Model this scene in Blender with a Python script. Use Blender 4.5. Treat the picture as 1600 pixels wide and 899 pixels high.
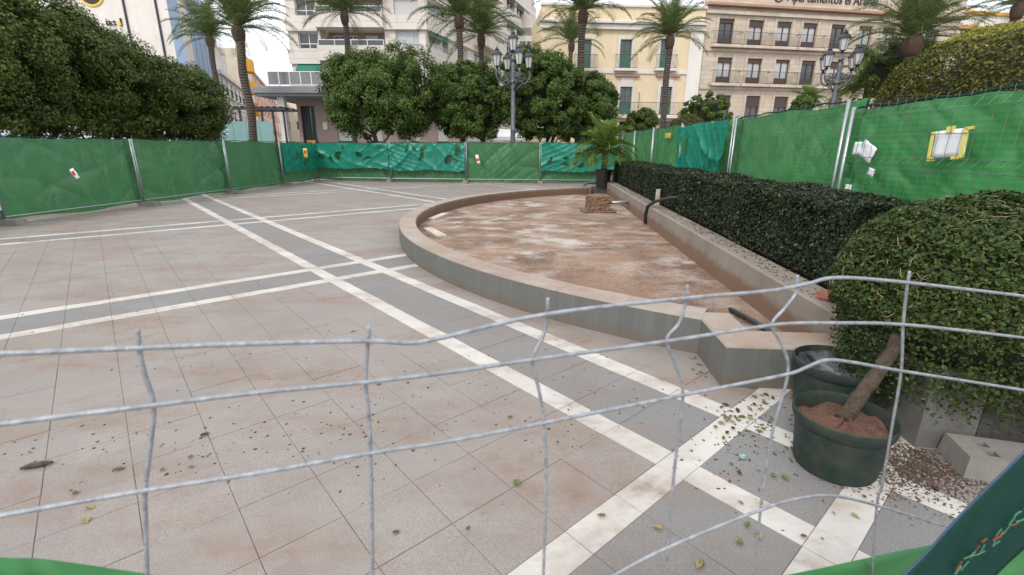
import bpy, math, random
import numpy as np
from mathutils import Matrix, Vector
R = math.radians
rng = np.random.default_rng(7)
random.seed(7)
for o in list(bpy.data.objects): bpy.data.objects.remove(o)
sc = bpy.context.scene
col = sc.collection

# ------------------------------------------------------------------ camera, sky, sun, exposure
CAM_H, FPX, PITCH, ROLL = 1.72, 736.5, R(16.49), R(0.2)
_cp, _sp = math.cos(PITCH), math.sin(PITCH)
FWD = np.array([0, _cp, -_sp]); _r0 = np.array([1., 0, 0]); _u0 = np.array([0, _sp, _cp])
RGT = math.cos(ROLL)*_r0 + math.sin(ROLL)*_u0
UPV = -math.sin(ROLL)*_r0 + math.cos(ROLL)*_u0
cam_d = bpy.data.cameras.new('camera'); cam = bpy.data.objects.new('camera', cam_d); col.objects.link(cam)
cam_d.sensor_width = 36; cam_d.lens = FPX/1600*36
cam_d.clip_start = 0.02; cam_d.clip_end = 2000
cam.matrix_world = Matrix(((RGT[0], UPV[0], -FWD[0], 0), (RGT[1], UPV[1], -FWD[1], 0), (RGT[2], UPV[2], -FWD[2], CAM_H), (0, 0, 0, 1)))
cam_d.dof.use_dof = True; cam_d.dof.focus_distance = 7.0; cam_d.dof.aperture_fstop = 9.0
sc.camera = cam

SUN_EL, SUN_ROT = R(42), R(212)
w = bpy.data.worlds.new('World'); sc.world = w; w.use_nodes = True
nt = w.node_tree; nt.nodes.clear()
def N(t, typ, **kw):
    n = t.nodes.new(typ)
    for k, v in kw.items(): setattr(n, k, v)
    return n
wo = N(nt, 'ShaderNodeOutputWorld'); bg = N(nt, 'ShaderNodeBackground'); sky = N(nt, 'ShaderNodeTexSky')
sky.sky_type = 'NISHITA'; sky.sun_disc = False; sky.sun_elevation = SUN_EL; sky.sun_rotation = SUN_ROT; sky.dust_density = 2.5
tc = N(nt, 'ShaderNodeTexCoord'); no = N(nt, 'ShaderNodeTexNoise'); no.inputs['Scale'].default_value = 2.2; no.inputs['Detail'].default_value = 5
mp = N(nt, 'ShaderNodeMapping'); mp.inputs['Scale'].default_value = (1, 1, 2.6)
rp = N(nt, 'ShaderNodeValToRGB'); rp.color_ramp.elements[0].position = .30; rp.color_ramp.elements[1].position = .62
rp.color_ramp.elements[0].color = (.74, .74, .74, 1); rp.color_ramp.elements[1].color = (.97, .97, .97, 1)
mx = N(nt, 'ShaderNodeMix', data_type='RGBA'); mx.inputs[7].default_value = (9.3, 9.6, 10.0, 1)
nt.links.new(tc.outputs['Generated'], mp.inputs['Vector']); nt.links.new(mp.outputs[0], no.inputs['Vector'])
nt.links.new(no.outputs[0], rp.inputs[0]); nt.links.new(rp.outputs[0], mx.inputs[0]); nt.links.new(sky.outputs[0], mx.inputs[6])
nt.links.new(mx.outputs[2], bg.inputs[0]); nt.links.new(bg.outputs[0], wo.inputs[0]); bg.inputs[1].default_value = 0.095
sd = bpy.data.lights.new('sun', 'SUN'); sun = bpy.data.objects.new('sun', sd); col.objects.link(sun)
sd.energy = 1.0; sd.angle = R(14); sd.color = (1, .96, .9)
_sv = Vector((math.sin(SUN_ROT)*math.cos(SUN_EL), math.cos(SUN_ROT)*math.cos(SUN_EL), math.sin(SUN_EL)))
sun.rotation_euler = _sv.to_track_quat('Z', 'Y').to_euler()
vs = sc.view_settings; vs.view_transform = 'Standard'; vs.look = 'None'; vs.exposure = 0.85; vs.gamma = 1

# ------------------------------------------------------------------ survey helpers (photo measurements -> metres)
def ray(x, y): return FWD + (x-800)/FPX*RGT + (449.5-y)/FPX*UPV
def at(x, y, Y):                       # the point seen there at Y metres ahead
    d = ray(x, y); t = Y/d[1]; return np.array([d[0]*t, Y, CAM_H + d[2]*t])
def on(x, y, z=0.):                    # the point seen there at height z
    d = ray(x, y); t = (z-CAM_H)/d[2]; return np.array([d[0]*t, d[1]*t, z])
PA = R(40.84)                          # paving grid
CU, SU = math.cos(PA), math.sin(PA)
def uw(u, w_): return u*CU - w_*SU, u*SU + w_*CU
DV = np.array([math.cos(PA+math.pi/4), math.sin(PA+math.pi/4)]); NV = np.array([-DV[1], DV[0]]); OV = np.array([2.50, 3.5])
def st(s, t): q = OV + DV*s + NV*t; return float(q[0]), float(q[1])
WALL_ANG = math.atan2(DV[1], DV[0])
def to_st(X, Y): q = np.array([X, Y])-OV; return float(q@DV), float(q@NV)

# ------------------------------------------------------------------ mesh helpers
def fast_mesh(name, V, F):
    V = np.asarray(V, np.float32); F = np.asarray(F, np.int32); m = bpy.data.meshes.new(name)
    k = F.shape[1]
    m.vertices.add(len(V)); m.vertices.foreach_set('co', V.ravel())
    m.loops.add(F.size); m.loops.foreach_set('vertex_index', F.ravel())
    m.polygons.add(len(F)); m.polygons.foreach_set('loop_start', np.arange(0, F.size, k, dtype=np.int32))
    m.update(calc_edges=True); return m
def link(name, mesh, mat=None, parent=None, loc=None, rz=None, smooth=False):
    o = bpy.data.objects.new(name, mesh); col.objects.link(o)
    if mat is not None and mesh is not None:
        if len(mesh.materials) == 0: mesh.materials.append(mat)
    if parent is not None: o.parent = parent
    if loc is not None: o.location = loc
    if rz is not None: o.rotation_euler = (0, 0, rz)
    if smooth: mesh.polygons.foreach_set('use_smooth', [True]*len(mesh.polygons))
    return o
def empty(name, loc, rz=0.):
    o = bpy.data.objects.new(name, None); col.objects.link(o); o.location = loc; o.rotation_euler = (0, 0, rz); o.empty_display_size = .2
    return o
def tag(o, label=None, cat=None, group=None, kind=None):
    if label: o['label'] = label
    if cat: o['category'] = cat
    if group: o['group'] = group
    if kind: o['kind'] = kind
    return o
class MB:
    def __init__(s): s.v = []; s.f = []
    def add(s, V, F):
        b = len(s.v); s.v += [tuple(map(float, p)) for p in V]; s.f += [tuple(i+b for i in q) for q in F]; return s
    def box(s, x0, x1, y0, y1, z0, z1, ch=0.):
        if ch <= 0:
            V = [(x, y, z) for z in (z0, z1) for y in (y0, y1) for x in (x0, x1)]
            return s.add(V, [(0, 2, 3, 1), (4, 5, 7, 6), (0, 1, 5, 4), (2, 6, 7, 3), (0, 4, 6, 2), (1, 3, 7, 5)])
        c = ch
        V = [(x0, y0, z0), (x1, y0, z0), (x1, y1, z0), (x0, y1, z0), (x0, y0, z1-c), (x1, y0, z1-c), (x1, y1, z1-c), (x0, y1, z1-c),
             (x0+c, y0+c, z1), (x1-c, y0+c, z1), (x1-c, y1-c, z1), (x0+c, y1-c, z1)]
        F = [(3, 2, 1, 0)]
        for i in range(4):
            j = (i+1) % 4; F += [(i, j, 4+j, 4+i), (4+i, 4+j, 8+j, 8+i)]
        F.append((8, 9, 10, 11)); return s.add(V, F)
    def quad(s, a, b, c, d): return s.add([a, b, c, d], [(0, 1, 2, 3)])
    def tube(s, pts, rad, n=8, cap=True):
        pts = [np.array(p, float) for p in pts]; m = len(pts)
        if np.isscalar(rad): rad = [rad]*m
        V = []; ref = None
        for i, p in enumerate(pts):
            t = pts[min(i+1, m-1)]-pts[max(i-1, 0)]; t = t/(np.linalg.norm(t)+1e-9)
            if ref is None: ref = np.array([0, 0, 1.]) if abs(t[2]) < .9 else np.array([1., 0, 0])
            a = np.cross(t, ref); a /= np.linalg.norm(a)+1e-9; b = np.cross(t, a); ref = np.cross(a, t)
            for k in range(n):
                an = 2*math.pi*k/n; V.append(p+rad[i]*(math.cos(an)*a+math.sin(an)*b))
        F = []
        for i in range(m-1):
            for k in range(n):
                F.append((i*n+k, i*n+(k+1) % n, (i+1)*n+(k+1) % n, (i+1)*n+k))
        if cap: F += [tuple(range(n))[::-1], tuple((m-1)*n+k for k in range(n))]
        return s.add(V, F)
    def lathe(s, prof, n=16, c=(0, 0, 0), a0=0.):
        V = []; m = len(prof)
        for r, z in prof:
            for k in range(n):
                an = 2*math.pi*k/n+a0; V.append((c[0]+r*math.cos(an), c[1]+r*math.sin(an), c[2]+z))
        F = [(i*n+k, i*n+(k+1) % n, (i+1)*n+(k+1) % n, (i+1)*n+k) for i in range(m-1) for k in range(n)]
        if prof[0][0] > 1e-4: F.append(tuple(range(n))[::-1])
        if prof[-1][0] > 1e-4: F.append(tuple((m-1)*n+k for k in range(n)))
        return s.add(V, F)
    def prism(s, poly, z0, z1):
        n = len(poly); V = [(x, y, z0) for x, y in poly]+[(x, y, z1) for x, y in poly]
        F = [tuple(range(n))[::-1], tuple(range(n, 2*n))]+[(i, (i+1) % n, n+(i+1) % n, n+i) for i in range(n)]
        return s.add(V, F)
    def mesh(s, name):
        m = bpy.data.meshes.new(name); m.from_pydata(s.v, [], s.f); m.update(); return m
    def build(s, name, mat, parent=None, loc=None, rz=None, smooth=False):
        return link(name, s.mesh(name), mat, parent, loc, rz, smooth)
def smooth_path(pts, n=6):
    pts = [np.array(p) for p in pts]; out = []
    for i in range(len(pts)-1):
        a, b, c, d = pts[max(i-1, 0)], pts[i], pts[i+1], pts[min(i+2, len(pts)-1)]
        for k in range(n):
            t = k/n; out.append(.5*((2*b)+(-a+c)*t+(2*a-5*b+4*c-d)*t*t+(-a+3*b-3*c+d)*t**3))
    out.append(pts[-1]); return out
def smooth_angle(o, ang=40):
    m = o.data; m.polygons.foreach_set('use_smooth', [True]*len(m.polygons))
    try: m.set_sharp_from_angle(angle=R(ang))
    except Exception: pass
    return o

# ------------------------------------------------------------------ materials
def new_mat(name):
    m = bpy.data.materials.new(name); m.use_nodes = True; t = m.node_tree; t.nodes.clear()
    out = N(t, 'ShaderNodeOutputMaterial'); b = N(t, 'ShaderNodeBsdfPrincipled'); t.links.new(b.outputs[0], out.inputs[0])
    return m, t, b, out
def noise(t, vec, scale, detail=4, rough=.6):
    n = N(t, 'ShaderNodeTexNoise'); n.inputs['Scale'].default_value = scale; n.inputs['Detail'].default_value = detail; n.inputs['Roughness'].default_value = rough
    if vec is not None: t.links.new(vec, n.inputs['Vector'])
    return n.outputs[0]
def ramp(t, fac, stops):
    r = N(t, 'ShaderNodeValToRGB'); e = r.color_ramp.elements
    while len(e) < len(stops): e.new(.5)
    for i, (p, c) in enumerate(stops):
        e[i].position = p; e[i].color = (c, c, c, 1) if np.isscalar(c) else (*c, 1)
    t.links.new(fac, r.inputs[0]); return r.outputs[0]
def mix(t, fac, a, b, mode='MIX'):
    m = N(t, 'ShaderNodeMix', data_type='RGBA', blend_type=mode)
    for s_, v in ((0, fac), (6, a), (7, b)):
        if isinstance(v, (int, float)): m.inputs[s_].default_value = v if s_ == 0 else (v, v, v, 1)
        elif isinstance(v, tuple): m.inputs[s_].default_value = (*v, 1)
        else: t.links.new(v, m.inputs[s_])
    return m.outputs[2]
def math_(t, op, a, b=None):
    m = N(t, 'ShaderNodeMath', operation=op)
    for i, v in enumerate((a, b)):
        if v is None: continue
        if isinstance(v, (int, float)): m.inputs[i].default_value = v
        else: t.links.new(v, m.inputs[i])
    return m.outputs[0]
def bump(t, b, h, strength=.3, dist=.01):
    n = N(t, 'ShaderNodeBump'); n.inputs['Strength'].default_value = strength; n.inputs['Distance'].default_value = dist
    t.links.new(h, n.inputs['Height']); t.links.new(n.outputs[0], b.inputs['Normal'])
def objco(t): return N(t, 'ShaderNodeTexCoord').outputs['Object']
def pos(t): return N(t, 'ShaderNodeNewGeometry').outputs['Position']
def simple(name, c, c2=None, scale=6., rough=.6, bmp=.15, metal=0., dist=.01, world=True, fine=None):
    m, t, b, _ = new_mat(name); v = pos(t) if world else objco(t)
    if c2 is None: c2 = tuple(x*.82 for x in c)
    nz = noise(t, v, scale); cc = mix(t, ramp(t, nz, [(.35, 0.), (.68, 1.)]), c, c2)
    h = nz
    if fine:
        n2 = noise(t, v, fine, 2); cc = mix(t, math_(t, 'MULTIPLY', n2, .45), cc, tuple(x*.45 for x in c)); h = n2
    t.links.new(cc, b.inputs['Base Color']); b.inputs['Roughness'].default_value = rough; b.inputs['Metallic'].default_value = metal
    if bmp: bump(t, b, h, bmp, dist)
    return m
def leaf_mat(name, stops, rough=.45, trans=.25):
    m, t, b, out = new_mat(name); g = N(t, 'ShaderNodeNewGeometry')
    c = ramp(t, g.outputs['Random Per Island'], stops)
    t.links.new(c, b.inputs['Base Color']); b.inputs['Roughness'].default_value = rough+.15; b.inputs['Specular IOR Level'].default_value = .22
    tr = N(t, 'ShaderNodeBsdfTranslucent'); t.links.new(mix(t, 1., c, (.9, .95, .55), 'MULTIPLY'), tr.inputs[0])
    ms = N(t, 'ShaderNodeMixShader'); ms.inputs[0].default_value = trans
    t.links.new(b.outputs[0], ms.inputs[1]); t.links.new(tr.outputs[0], ms.inputs[2]); t.links.new(ms.outputs[0], out.inputs[0])
    return m
M = {}
def paving_mat(name, base, base2, speck, dirt_amt):
    m, t, b, _ = new_mat(name); p = pos(t)
    mp = N(t, 'ShaderNodeMapping', vector_type='TEXTURE'); mp.inputs['Rotation'].default_value = (0, 0, PA)
    t.links.new(p, mp.inputs['Vector'])
    sn = N(t, 'ShaderNodeVectorMath', operation='SCALE'); sn.inputs[3].default_value = 1/.3713; t.links.new(mp.outputs[0], sn.inputs[0])
    fl = N(t, 'ShaderNodeVectorMath', operation='FLOOR'); t.links.new(sn.outputs[0], fl.inputs[0])
    wn = N(t, 'ShaderNodeTexWhiteNoise', noise_dimensions='2D'); t.links.new(fl.outputs[0], wn.inputs['Vector'])
    c = mix(t, wn.outputs[0], base, base2)
    big = noise(t, p, .55, 5, .65); c = mix(t, ramp(t, big, [(.4, 0.), (.65, .45)]), c, tuple(x*.72 for x in base))
    sp = noise(t, p, 190, 2, .8); c = mix(t, ramp(t, sp, [(.42, speck), (.55, 0.)]), c, tuple(x*.3 for x in base))
    sp2 = noise(t, p, 120, 2, .7); c = mix(t, ramp(t, sp2, [(.60, 0.), (.76, speck*.7)]), c, (.62, .59, .56))
    # red earth smeared over the stones
    mp2 = N(t, 'ShaderNodeMapping'); mp2.inputs['Rotation'].default_value = (0, 0, R(-20)); mp2.inputs['Scale'].default_value = (.55, 1.5, 1); t.links.new(p, mp2.inputs['Vector'])
    d1 = noise(t, mp2.outputs[0], 1.1, 8, .68); d2 = noise(t, p, 7, 5, .7)
    dm = math_(t, 'MULTIPLY', ramp(t, d1, [(.45, 0.), (.64, 1.)]), ramp(t, d2, [(.35, .15), (.7, 1.)]))
    c = mix(t, math_(t, 'MULTIPLY', dm, dirt_amt), c, (.205, .125, .08))
    st_ = noise(t, p, 16, 3, .5); c = mix(t, ramp(t, st_, [(.69, 0.), (.74, .55)]), c, (.16, .09, .055))
    t.links.new(c, b.inputs['Base Color']); b.inputs['Roughness'].default_value = .68
    bump(t, b, sp, .12, .004); return m
M['tile'] = paving_mat('pink_granite_paving', (.312, .275, .250), (.272, .242, .222), .5, 1.0)
M['grey_tile'] = paving_mat('grey_granite_paving', (.236, .228, .222), (.21, .204, .20), .5, .7)
M['white_tile'] = paving_mat('white_marble_paving', (.57, .54, .50), (.50, .47, .43), .06, .9)
M['grout'] = simple('dark_joint', (.10, .085, .075), (.235, .205, .185), 2.2, .9)
M['ground'] = simple('far_pavement', (.27, .25, .24), (.21, .2, .19), .6, .85, .1, fine=60)
def basin_floor():
    m, t, b, _ = new_mat('red_earth_floor'); p = pos(t)
    mp = N(t, 'ShaderNodeMapping'); mp.inputs['Scale'].default_value = (.85, 1.1, 1); mp.inputs['Rotation'].default_value = (0, 0, R(30)); t.links.new(p, mp.inputs['Vector'])
    n1 = noise(t, mp.outputs[0], .9, 8, .7); n2 = noise(t, mp.outputs[0], 1.7, 9, .72); n3 = noise(t, p, 34, 5, .8); n4 = noise(t, p, 1.1, 6, .6)
    c = mix(t, ramp(t, n1, [(.35, 0.), (.65, 1.)]), (.19, .105, .062), (.285, .18, .118))
    c = mix(t, ramp(t, n4, [(.44, 0.), (.62, .9)]), c, (.105, .06, .038))
    c = mix(t, math_(t, 'MULTIPLY', ramp(t, n2, [(.47, 0.), (.62, 1.)]), ramp(t, noise(t, p, .33, 3, .5), [(.40, .2), (.55, 1.)])), c, (.45, .41, .365))
    c = mix(t, ramp(t, n3, [(.54, 0.), (.68, .65)]), c, (.46, .40, .34))
    c = mix(t, ramp(t, n3, [(.33, .7), (.46, 0.)]), c, (.16, .09, .06))
    t.links.new(c, b.inputs['Base Color']); b.inputs['Roughness'].default_value = .85; bump(t, b, math_(t, 'ADD', n2, math_(t, 'MULTIPLY', n3, .4)), .5, .03); return m
M['basin_floor'] = basin_floor()
def curb_mat():
    m, t, b, _ = new_mat('granite_curb_dusty_top'); p = pos(t)
    n1 = noise(t, p, 140, 2, .8); mp = N(t, 'ShaderNodeMapping'); mp.inputs['Scale'].default_value = (9, 9, .6); t.links.new(p, mp.inputs['Vector'])
    streak = noise(t, mp.outputs[0], 1.2, 5, .6); n3 = noise(t, p, 2.2, 7, .7)
    g = mix(t, ramp(t, n1, [(.4, .45), (.6, 0.)]), (.122, .125, .117), (.055, .058, .055))
    g = mix(t, ramp(t, streak, [(.45, 0.), (.75, .5)]), g, (.165, .16, .148))
    top = mix(t, ramp(t, n3, [(.35, 0.), (.68, 1.)]), (.35, .30, .26), (.27, .19, .14))
    top = mix(t, ramp(t, noise(t, p, 22, 5, .7), [(.6, 0.), (.72, .6)]), top, (.30, .18, .12))
    sz = N(t, 'ShaderNodeSeparateXYZ'); t.links.new(p, sz.inputs[0]); ln = math_(t, 'ADD', sz.outputs[2], math_(t, 'MULTIPLY', noise(t, p, 4, 6, .7), -.12))
    g = mix(t, ramp(t, ln, [(-.0, .55), (.06, 0.)]), g, (.13, .095, .07)); g = mix(t, ramp(t, noise(t, p, 3, 7, .7), [(.55, 0.), (.75, .5)]), g, (.07, .07, .062))
    sx = N(t, 'ShaderNodeSeparateXYZ'); t.links.new(N(t, 'ShaderNodeNewGeometry').outputs['Normal'], sx.inputs[0])
    c = mix(t, ramp(t, sx.outputs[2], [(.35, 0.), (.8, 1.)]), g, top)
    t.links.new(c, b.inputs['Base Color']); b.inputs['Roughness'].default_value = .72; bump(t, b, n1, .15, .004); return m
M['curb'] = curb_mat()
def wall_mat():
    m, t, b, _ = new_mat('concrete_wall_red_silt'); p = pos(t); sx = N(t, 'ShaderNodeSeparateXYZ'); t.links.new(p, sx.inputs[0])
    n1 = noise(t, p, 1.5, 7, .65); n2 = noise(t, p, 60, 3, .7)
    c = mix(t, ramp(t, n1, [(.35, 0.), (.7, 1.)]), (.29, .25, .21), (.19, .155, .125)); c = mix(t, math_(t, 'MULTIPLY', n2, .4), c, (.2, .17, .14))
    # silt line left by the old water level
    lvl = math_(t, 'ADD', math_(t, 'ADD', sx.outputs[2], .04), math_(t, 'MULTIPLY', noise(t, p, 3.2, 8, .75), -.26))
    c = mix(t, ramp(t, lvl, [(.15, .9), (.24, .0)]), c, (.17, .095, .06))
    t.links.new(c, b.inputs['Base Color']); b.inputs['Roughness'].default_value = .85; bump(t, b, n2, .3, .006); return m
M['wall'] = wall_mat()
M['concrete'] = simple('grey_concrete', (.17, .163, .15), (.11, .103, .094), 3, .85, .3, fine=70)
M['grime_shade'] = simple('grimy_shaded_concrete', (.07, .068, .06), (.045, .043, .038), 3, .9, .3, fine=60)  # bush shade painted into the colour of the grimy planter end
M['foot'] = simple('pale_concrete_foot', (.27, .25, .225), (.19, .172, .155), 5, .9, .3, fine=60)
M['galv'] = simple('galvanised_steel', (.42, .44, .46), (.33, .35, .37), 25, .42, .1, .75)
M['wire'] = simple('galvanised_wire', (.35, .37, .40), (.22, .23, .245), 75, .5, .4, .3)
M['wire_thin'] = simple('thin_mesh_wire', (.16, .18, .18), (.10, .12, .12), 30, .5, 0, .5)
M['soil'] = simple('dark_soil', (.115, .07, .045), (.18, .11, .075), 9, .95, .8, dist=.03, fine=70)
M['red_soil'] = simple('pot_soil', (.17, .085, .055), (.11, .06, .04), 14, .95, .9, dist=.02, fine=90)
M['brick'] = simple('old_red_brick', (.34, .12, .07), (.22, .09, .06), 16, .9, .5)
M['plank'] = simple('weathered_plank', (.58, .50, .42), (.42, .35, .29), 7, .85, .3)
M['pot'] = simple('dark_green_plastic', (.012, .029, .023), (.04, .043, .035), 9, .6, .08)
M['pot'].node_tree.nodes['Principled BSDF'].inputs['Specular IOR Level'].default_value = .25
M['black'] = simple('black_plastic', (.018, .02, .02), (.03, .03, .03), 6, .45, .05)
M['iron'] = simple('dark_iron', (.035, .037, .04), (.05, .05, .055), 8, .5, .1, .3)
M['lamp_iron'] = simple('grey_cast_iron', (.14, .15, .16), (.10, .105, .115), 8, .5, .15, .3)
M['bark'] = simple('tree_bark', (.11, .08, .06), (.07, .05, .04), 9, .95, .8, dist=.03)
M['pot_bark'] = simple('pale_bush_bark', (.12, .082, .056), (.05, .036, .026), 30, .9, 1., dist=.03, fine=90)
M['water'] = simple('pot_liner', (.16, .17, .18), (.02, .022, .024), 9, .35, .6, dist=.02)
def glass_mat(name, c, rough=.06):
    m, t, b, _ = new_mat(name); t.links.new(mix(t, noise(t, pos(t), .7, 2), c, tuple(x*.6 for x in c)), b.inputs['Base Color'])
    b.inputs['Roughness'].default_value = rough; b.inputs['Specular IOR Level'].default_value = .8; return m
M['glass'] = glass_mat('dark_window_glass', (.05, .06, .065)); M['curtain'] = glass_mat('curtained_glass', (.55, .56, .56), .15)
M['rail_glass'] = glass_mat('smoked_rail_glass', (.20, .20, .20), .1); M['lantern'] = glass_mat('milky_lantern_glass', (.62, .63, .62), .25)
def net_mat(name, c, weave, transp):
    m, t, b, out = new_mat(name); o = objco(t); nz = noise(t, o, 1.3, 5, .6)
    cc = mix(t, ramp(t, nz, [(.35, 0.), (.7, 1.)]), c, tuple(x*.8 for x in c))
    cc = mix(t, ramp(t, noise(t, o, 3.5, 6, .7), [(.6, 0.), (.8, .35)]), cc, (.30, .42, .30))
    vo = N(t, 'ShaderNodeTexVoronoi', feature='DISTANCE_TO_EDGE'); vo.inputs['Scale'].default_value = 1.25; mpv = N(t, 'ShaderNodeMapping'); mpv.inputs['Rotation'].default_value = (0, R(38), 0); mpv.inputs['Scale'].default_value = (1.6, 1, .55)
    dn = N(t, 'ShaderNodeTexNoise'); dn.inputs['Scale'].default_value = 1.4; t.links.new(o, dn.inputs['Vector']); t.links.new(mix(t, .4, o, dn.outputs[1]), mpv.inputs['Vector']); t.links.new(mpv.outputs[0], vo.inputs['Vector'])
    crease = ramp(t, vo.outputs[0], [(0., 1.), (.07, 0.)]); cc = mix(t, math_(t, 'MULTIPLY', crease, math_(t, 'MULTIPLY', nz, .45)), cc, tuple(min(.8, x*1.25+.05) for x in c))
    sx = N(t, 'ShaderNodeSeparateXYZ'); t.links.new(o, sx.inputs[0])
    wv = math_(t, 'SINE', math_(t, 'MULTIPLY', sx.outputs[2], weave)); wv = math_(t, 'ADD', math_(t, 'MULTIPLY', wv, .5), .5)
    cc = mix(t, math_(t, 'MULTIPLY', wv, .22), cc, tuple(x*.4 for x in c))
    t.links.new(cc, b.inputs['Base Color']); b.inputs['Roughness'].default_value = .38
    tr = N(t, 'ShaderNodeBsdfTranslucent'); t.links.new(cc, tr.inputs[0]); m1 = N(t, 'ShaderNodeMixShader'); m1.inputs[0].default_value = .3
    t.links.new(b.outputs[0], m1.inputs[1]); t.links.new(tr.outputs[0], m1.inputs[2])
    tp = N(t, 'ShaderNodeBsdfTransparent'); m2 = N(t, 'ShaderNodeMixShader'); m2.inputs[0].default_value = transp
    t.links.new(m1.outputs[0], m2.inputs[1]); t.links.new(tp.outputs[0], m2.inputs[2]); t.links.new(m2.outputs[0], out.inputs[0])
    bump(t, b, math_(t, 'ADD', math_(t, 'MULTIPLY', wv, .12), math_(t, 'MULTIPLY', crease, .6)), .22, .015); return m
M['net'] = net_mat('green_shade_net', (.06, .225, .08), 160, .02)
M['net_bright'] = net_mat('bright_green_net', (.062, .30, .088), 110, .03)
M['teal'] = net_mat('teal_tarp', (.018, .29, .20), 60, .0)
M['teal_dark'] = simple('dark_green_hem', (.014, .052, .043), (.018, .064, .05), 30, .85, .3, fine=300)
M['teal_dark'].node_tree.nodes['Principled BSDF'].inputs['Specular IOR Level'].default_value = .08
M['blue_edge'] = simple('blue_hem', (.04, .075, .14), (.03, .055, .10), 20, .8)
M['thread'] = simple('frayed_pale_thread', (.07, .25, .15), (.05, .19, .11), 40, .8)
M['orange_thread'] = simple('orange_thread', (.25, .06, .03), None, 40, .8)
M['paper'] = simple('white_paper', (.80, .81, .84), (.72, .73, .76), 8, .7, .05)
M['tape'] = simple('yellow_tape', (.75, .68, .16), (.66, .58, .12), 8, .5, .05)
M['notice'] = simple('yellow_notice', (.72, .52, .08), (.62, .42, .06), 8, .6, .05)
M['red_mark'] = simple('red_mark', (.55, .06, .04), None, 8, .6, .05)
M['tree_leaf'] = leaf_mat('orange_tree_leaf', [(0, (.032, .058, .013)), (.5, (.064, .112, .022)), (.82, (.115, .175, .036)), (1, (.17, .23, .05))], .4, .2)
M['tree_leaf2'] = leaf_mat('dark_tree_leaf', [(0, (.034, .054, .012)), (.55, (.068, .10, .02)), (.87, (.125, .165, .034)), (1, (.18, .21, .05))], .42, .2)
M['hedge_leaf'] = leaf_mat('dark_hedge_leaf', [(0, (.009, .015, .008)), (.6, (.02, .031, .014)), (.9, (.042, .058, .024)), (1, (.13, .15, .06))], .38, .12)
M['bush_leaf'] = leaf_mat('bush_leaf', [(0, (.022, .038, .011)), (.6, (.046, .078, .018)), (.9, (.085, .125, .03)), (1, (.16, .125, .045))], .42, .25)
M['topiary_leaf'] = leaf_mat('yellowing_topiary_leaf', [(0, (.05, .035, .014)), (.35, (.06, .07, .015)), (.75, (.11, .12, .022)), (1, (.24, .20, .045))], .45, .25)
M['gold_leaf'] = leaf_mat('golden_topiary_leaf', [(0, (.12, .13, .02)), (1, (.32, .30, .06))], .45, .25)
M['palm_leaf'] = leaf_mat('palm_leaflet', [(0, (.055, .085, .03)), (.6, (.115, .165, .06)), (1, (.25, .28, .12))], .45, .25)
M['small_palm_leaf'] = leaf_mat('small_palm_leaflet', [(0, (.06, .12, .02)), (.7, (.12, .20, .04)), (1, (.30, .28, .07))], .45, .25)
M['dry_leaf'] = leaf_mat('fallen_leaf', [(0, (.12, .07, .035)), (.45, (.24, .19, .05)), (.8, (.26, .30, .07)), (1, (.36, .34, .10))], .6, .1)
M['twig'] = simple('pale_twig', (.33, .25, .16), (.22, .16, .10), 30, .8)
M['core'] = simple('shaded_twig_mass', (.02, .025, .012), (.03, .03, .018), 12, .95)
def palm_trunk_mat():
    m, t, b, _ = new_mat('palm_trunk'); o = objco(t); sx = N(t, 'ShaderNodeSeparateXYZ'); t.links.new(o, sx.inputs[0])
    wv = math_(t, 'SINE', math_(t, 'ADD', math_(t, 'MULTIPLY', sx.outputs[2], 42), math_(t, 'MULTIPLY', noise(t, o, 5), 7)))
    nz = noise(t, o, 12, 4); c = mix(t, math_(t, 'MULTIPLY', nz, math_(t, 'ADD', math_(t, 'MULTIPLY', wv, .4), .6)), (.045, .035, .028), (.22, .165, .125))
    t.links.new(c, b.inputs['Base Color']); b.inputs['Roughness'].default_value = .95; bump(t, b, math_(t, 'ADD', wv, nz), .8, .03); return m
M['palm_trunk'] = palm_trunk_mat()
M['palm_boss'] = simple('cut_frond_bases', (.10, .06, .04), (.055, .036, .026), 16, .95, .9, dist=.04)
# facades
def facade_mat(name, c, c2, brick=None, streaks=.3):
    m, t, b, _ = new_mat(name); o = objco(t); n1 = noise(t, o, .5, 6, .65); cc = mix(t, ramp(t, n1, [(.38, 0.), (.7, 1.)]), c, c2)
    mp = N(t, 'ShaderNodeMapping'); mp.inputs['Scale'].default_value = (2.2, 2.2, .15); t.links.new(o, mp.inputs['Vector'])
    cc = mix(t, ramp(t, noise(t, mp.outputs[0], 1., 6, .7), [(.5, 0.), (.8, streaks)]), cc, tuple(x*.55 for x in c))
    h = n1
    if brick:
        bt = N(t, 'ShaderNodeTexBrick'); mp3 = N(t, 'ShaderNodeMapping'); mp3.inputs['Rotation'].default_value = (R(90), 0, 0); t.links.new(o, mp3.inputs['Vector']); t.links.new(mp3.outputs[0], bt.inputs['Vector'])
        bt.inputs['Color1'].default_value = (1, 1, 1, 1); bt.inputs['Color2'].default_value = (.84, .82, .79, 1); bt.inputs['Mortar'].default_value = (.68, .66, .63, 1)
        bt.inputs['Scale'].default_value = 1.; bt.inputs['Brick Width'].default_value = brick[0]; bt.inputs['Row Height'].default_value = brick[1]; bt.inputs['Mortar Size'].default_value = .018
        cc = mix(t, 1., cc, bt.outputs[0], 'MULTIPLY'); h = bt.outputs[0]
    t.links.new(cc, b.inputs['Base Color']); b.inputs['Roughness'].default_value = .85; bump(t, b, h, .2, .03); return m
M['f_modern'] = facade_mat('pinkish_concrete_panels', (.70, .645, .595), (.63, .575, .53), (7., .62), .25)
M['f_modern_low'] = facade_mat('brown_pink_render', (.34, .255, .225), (.29, .215, .19))
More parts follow.
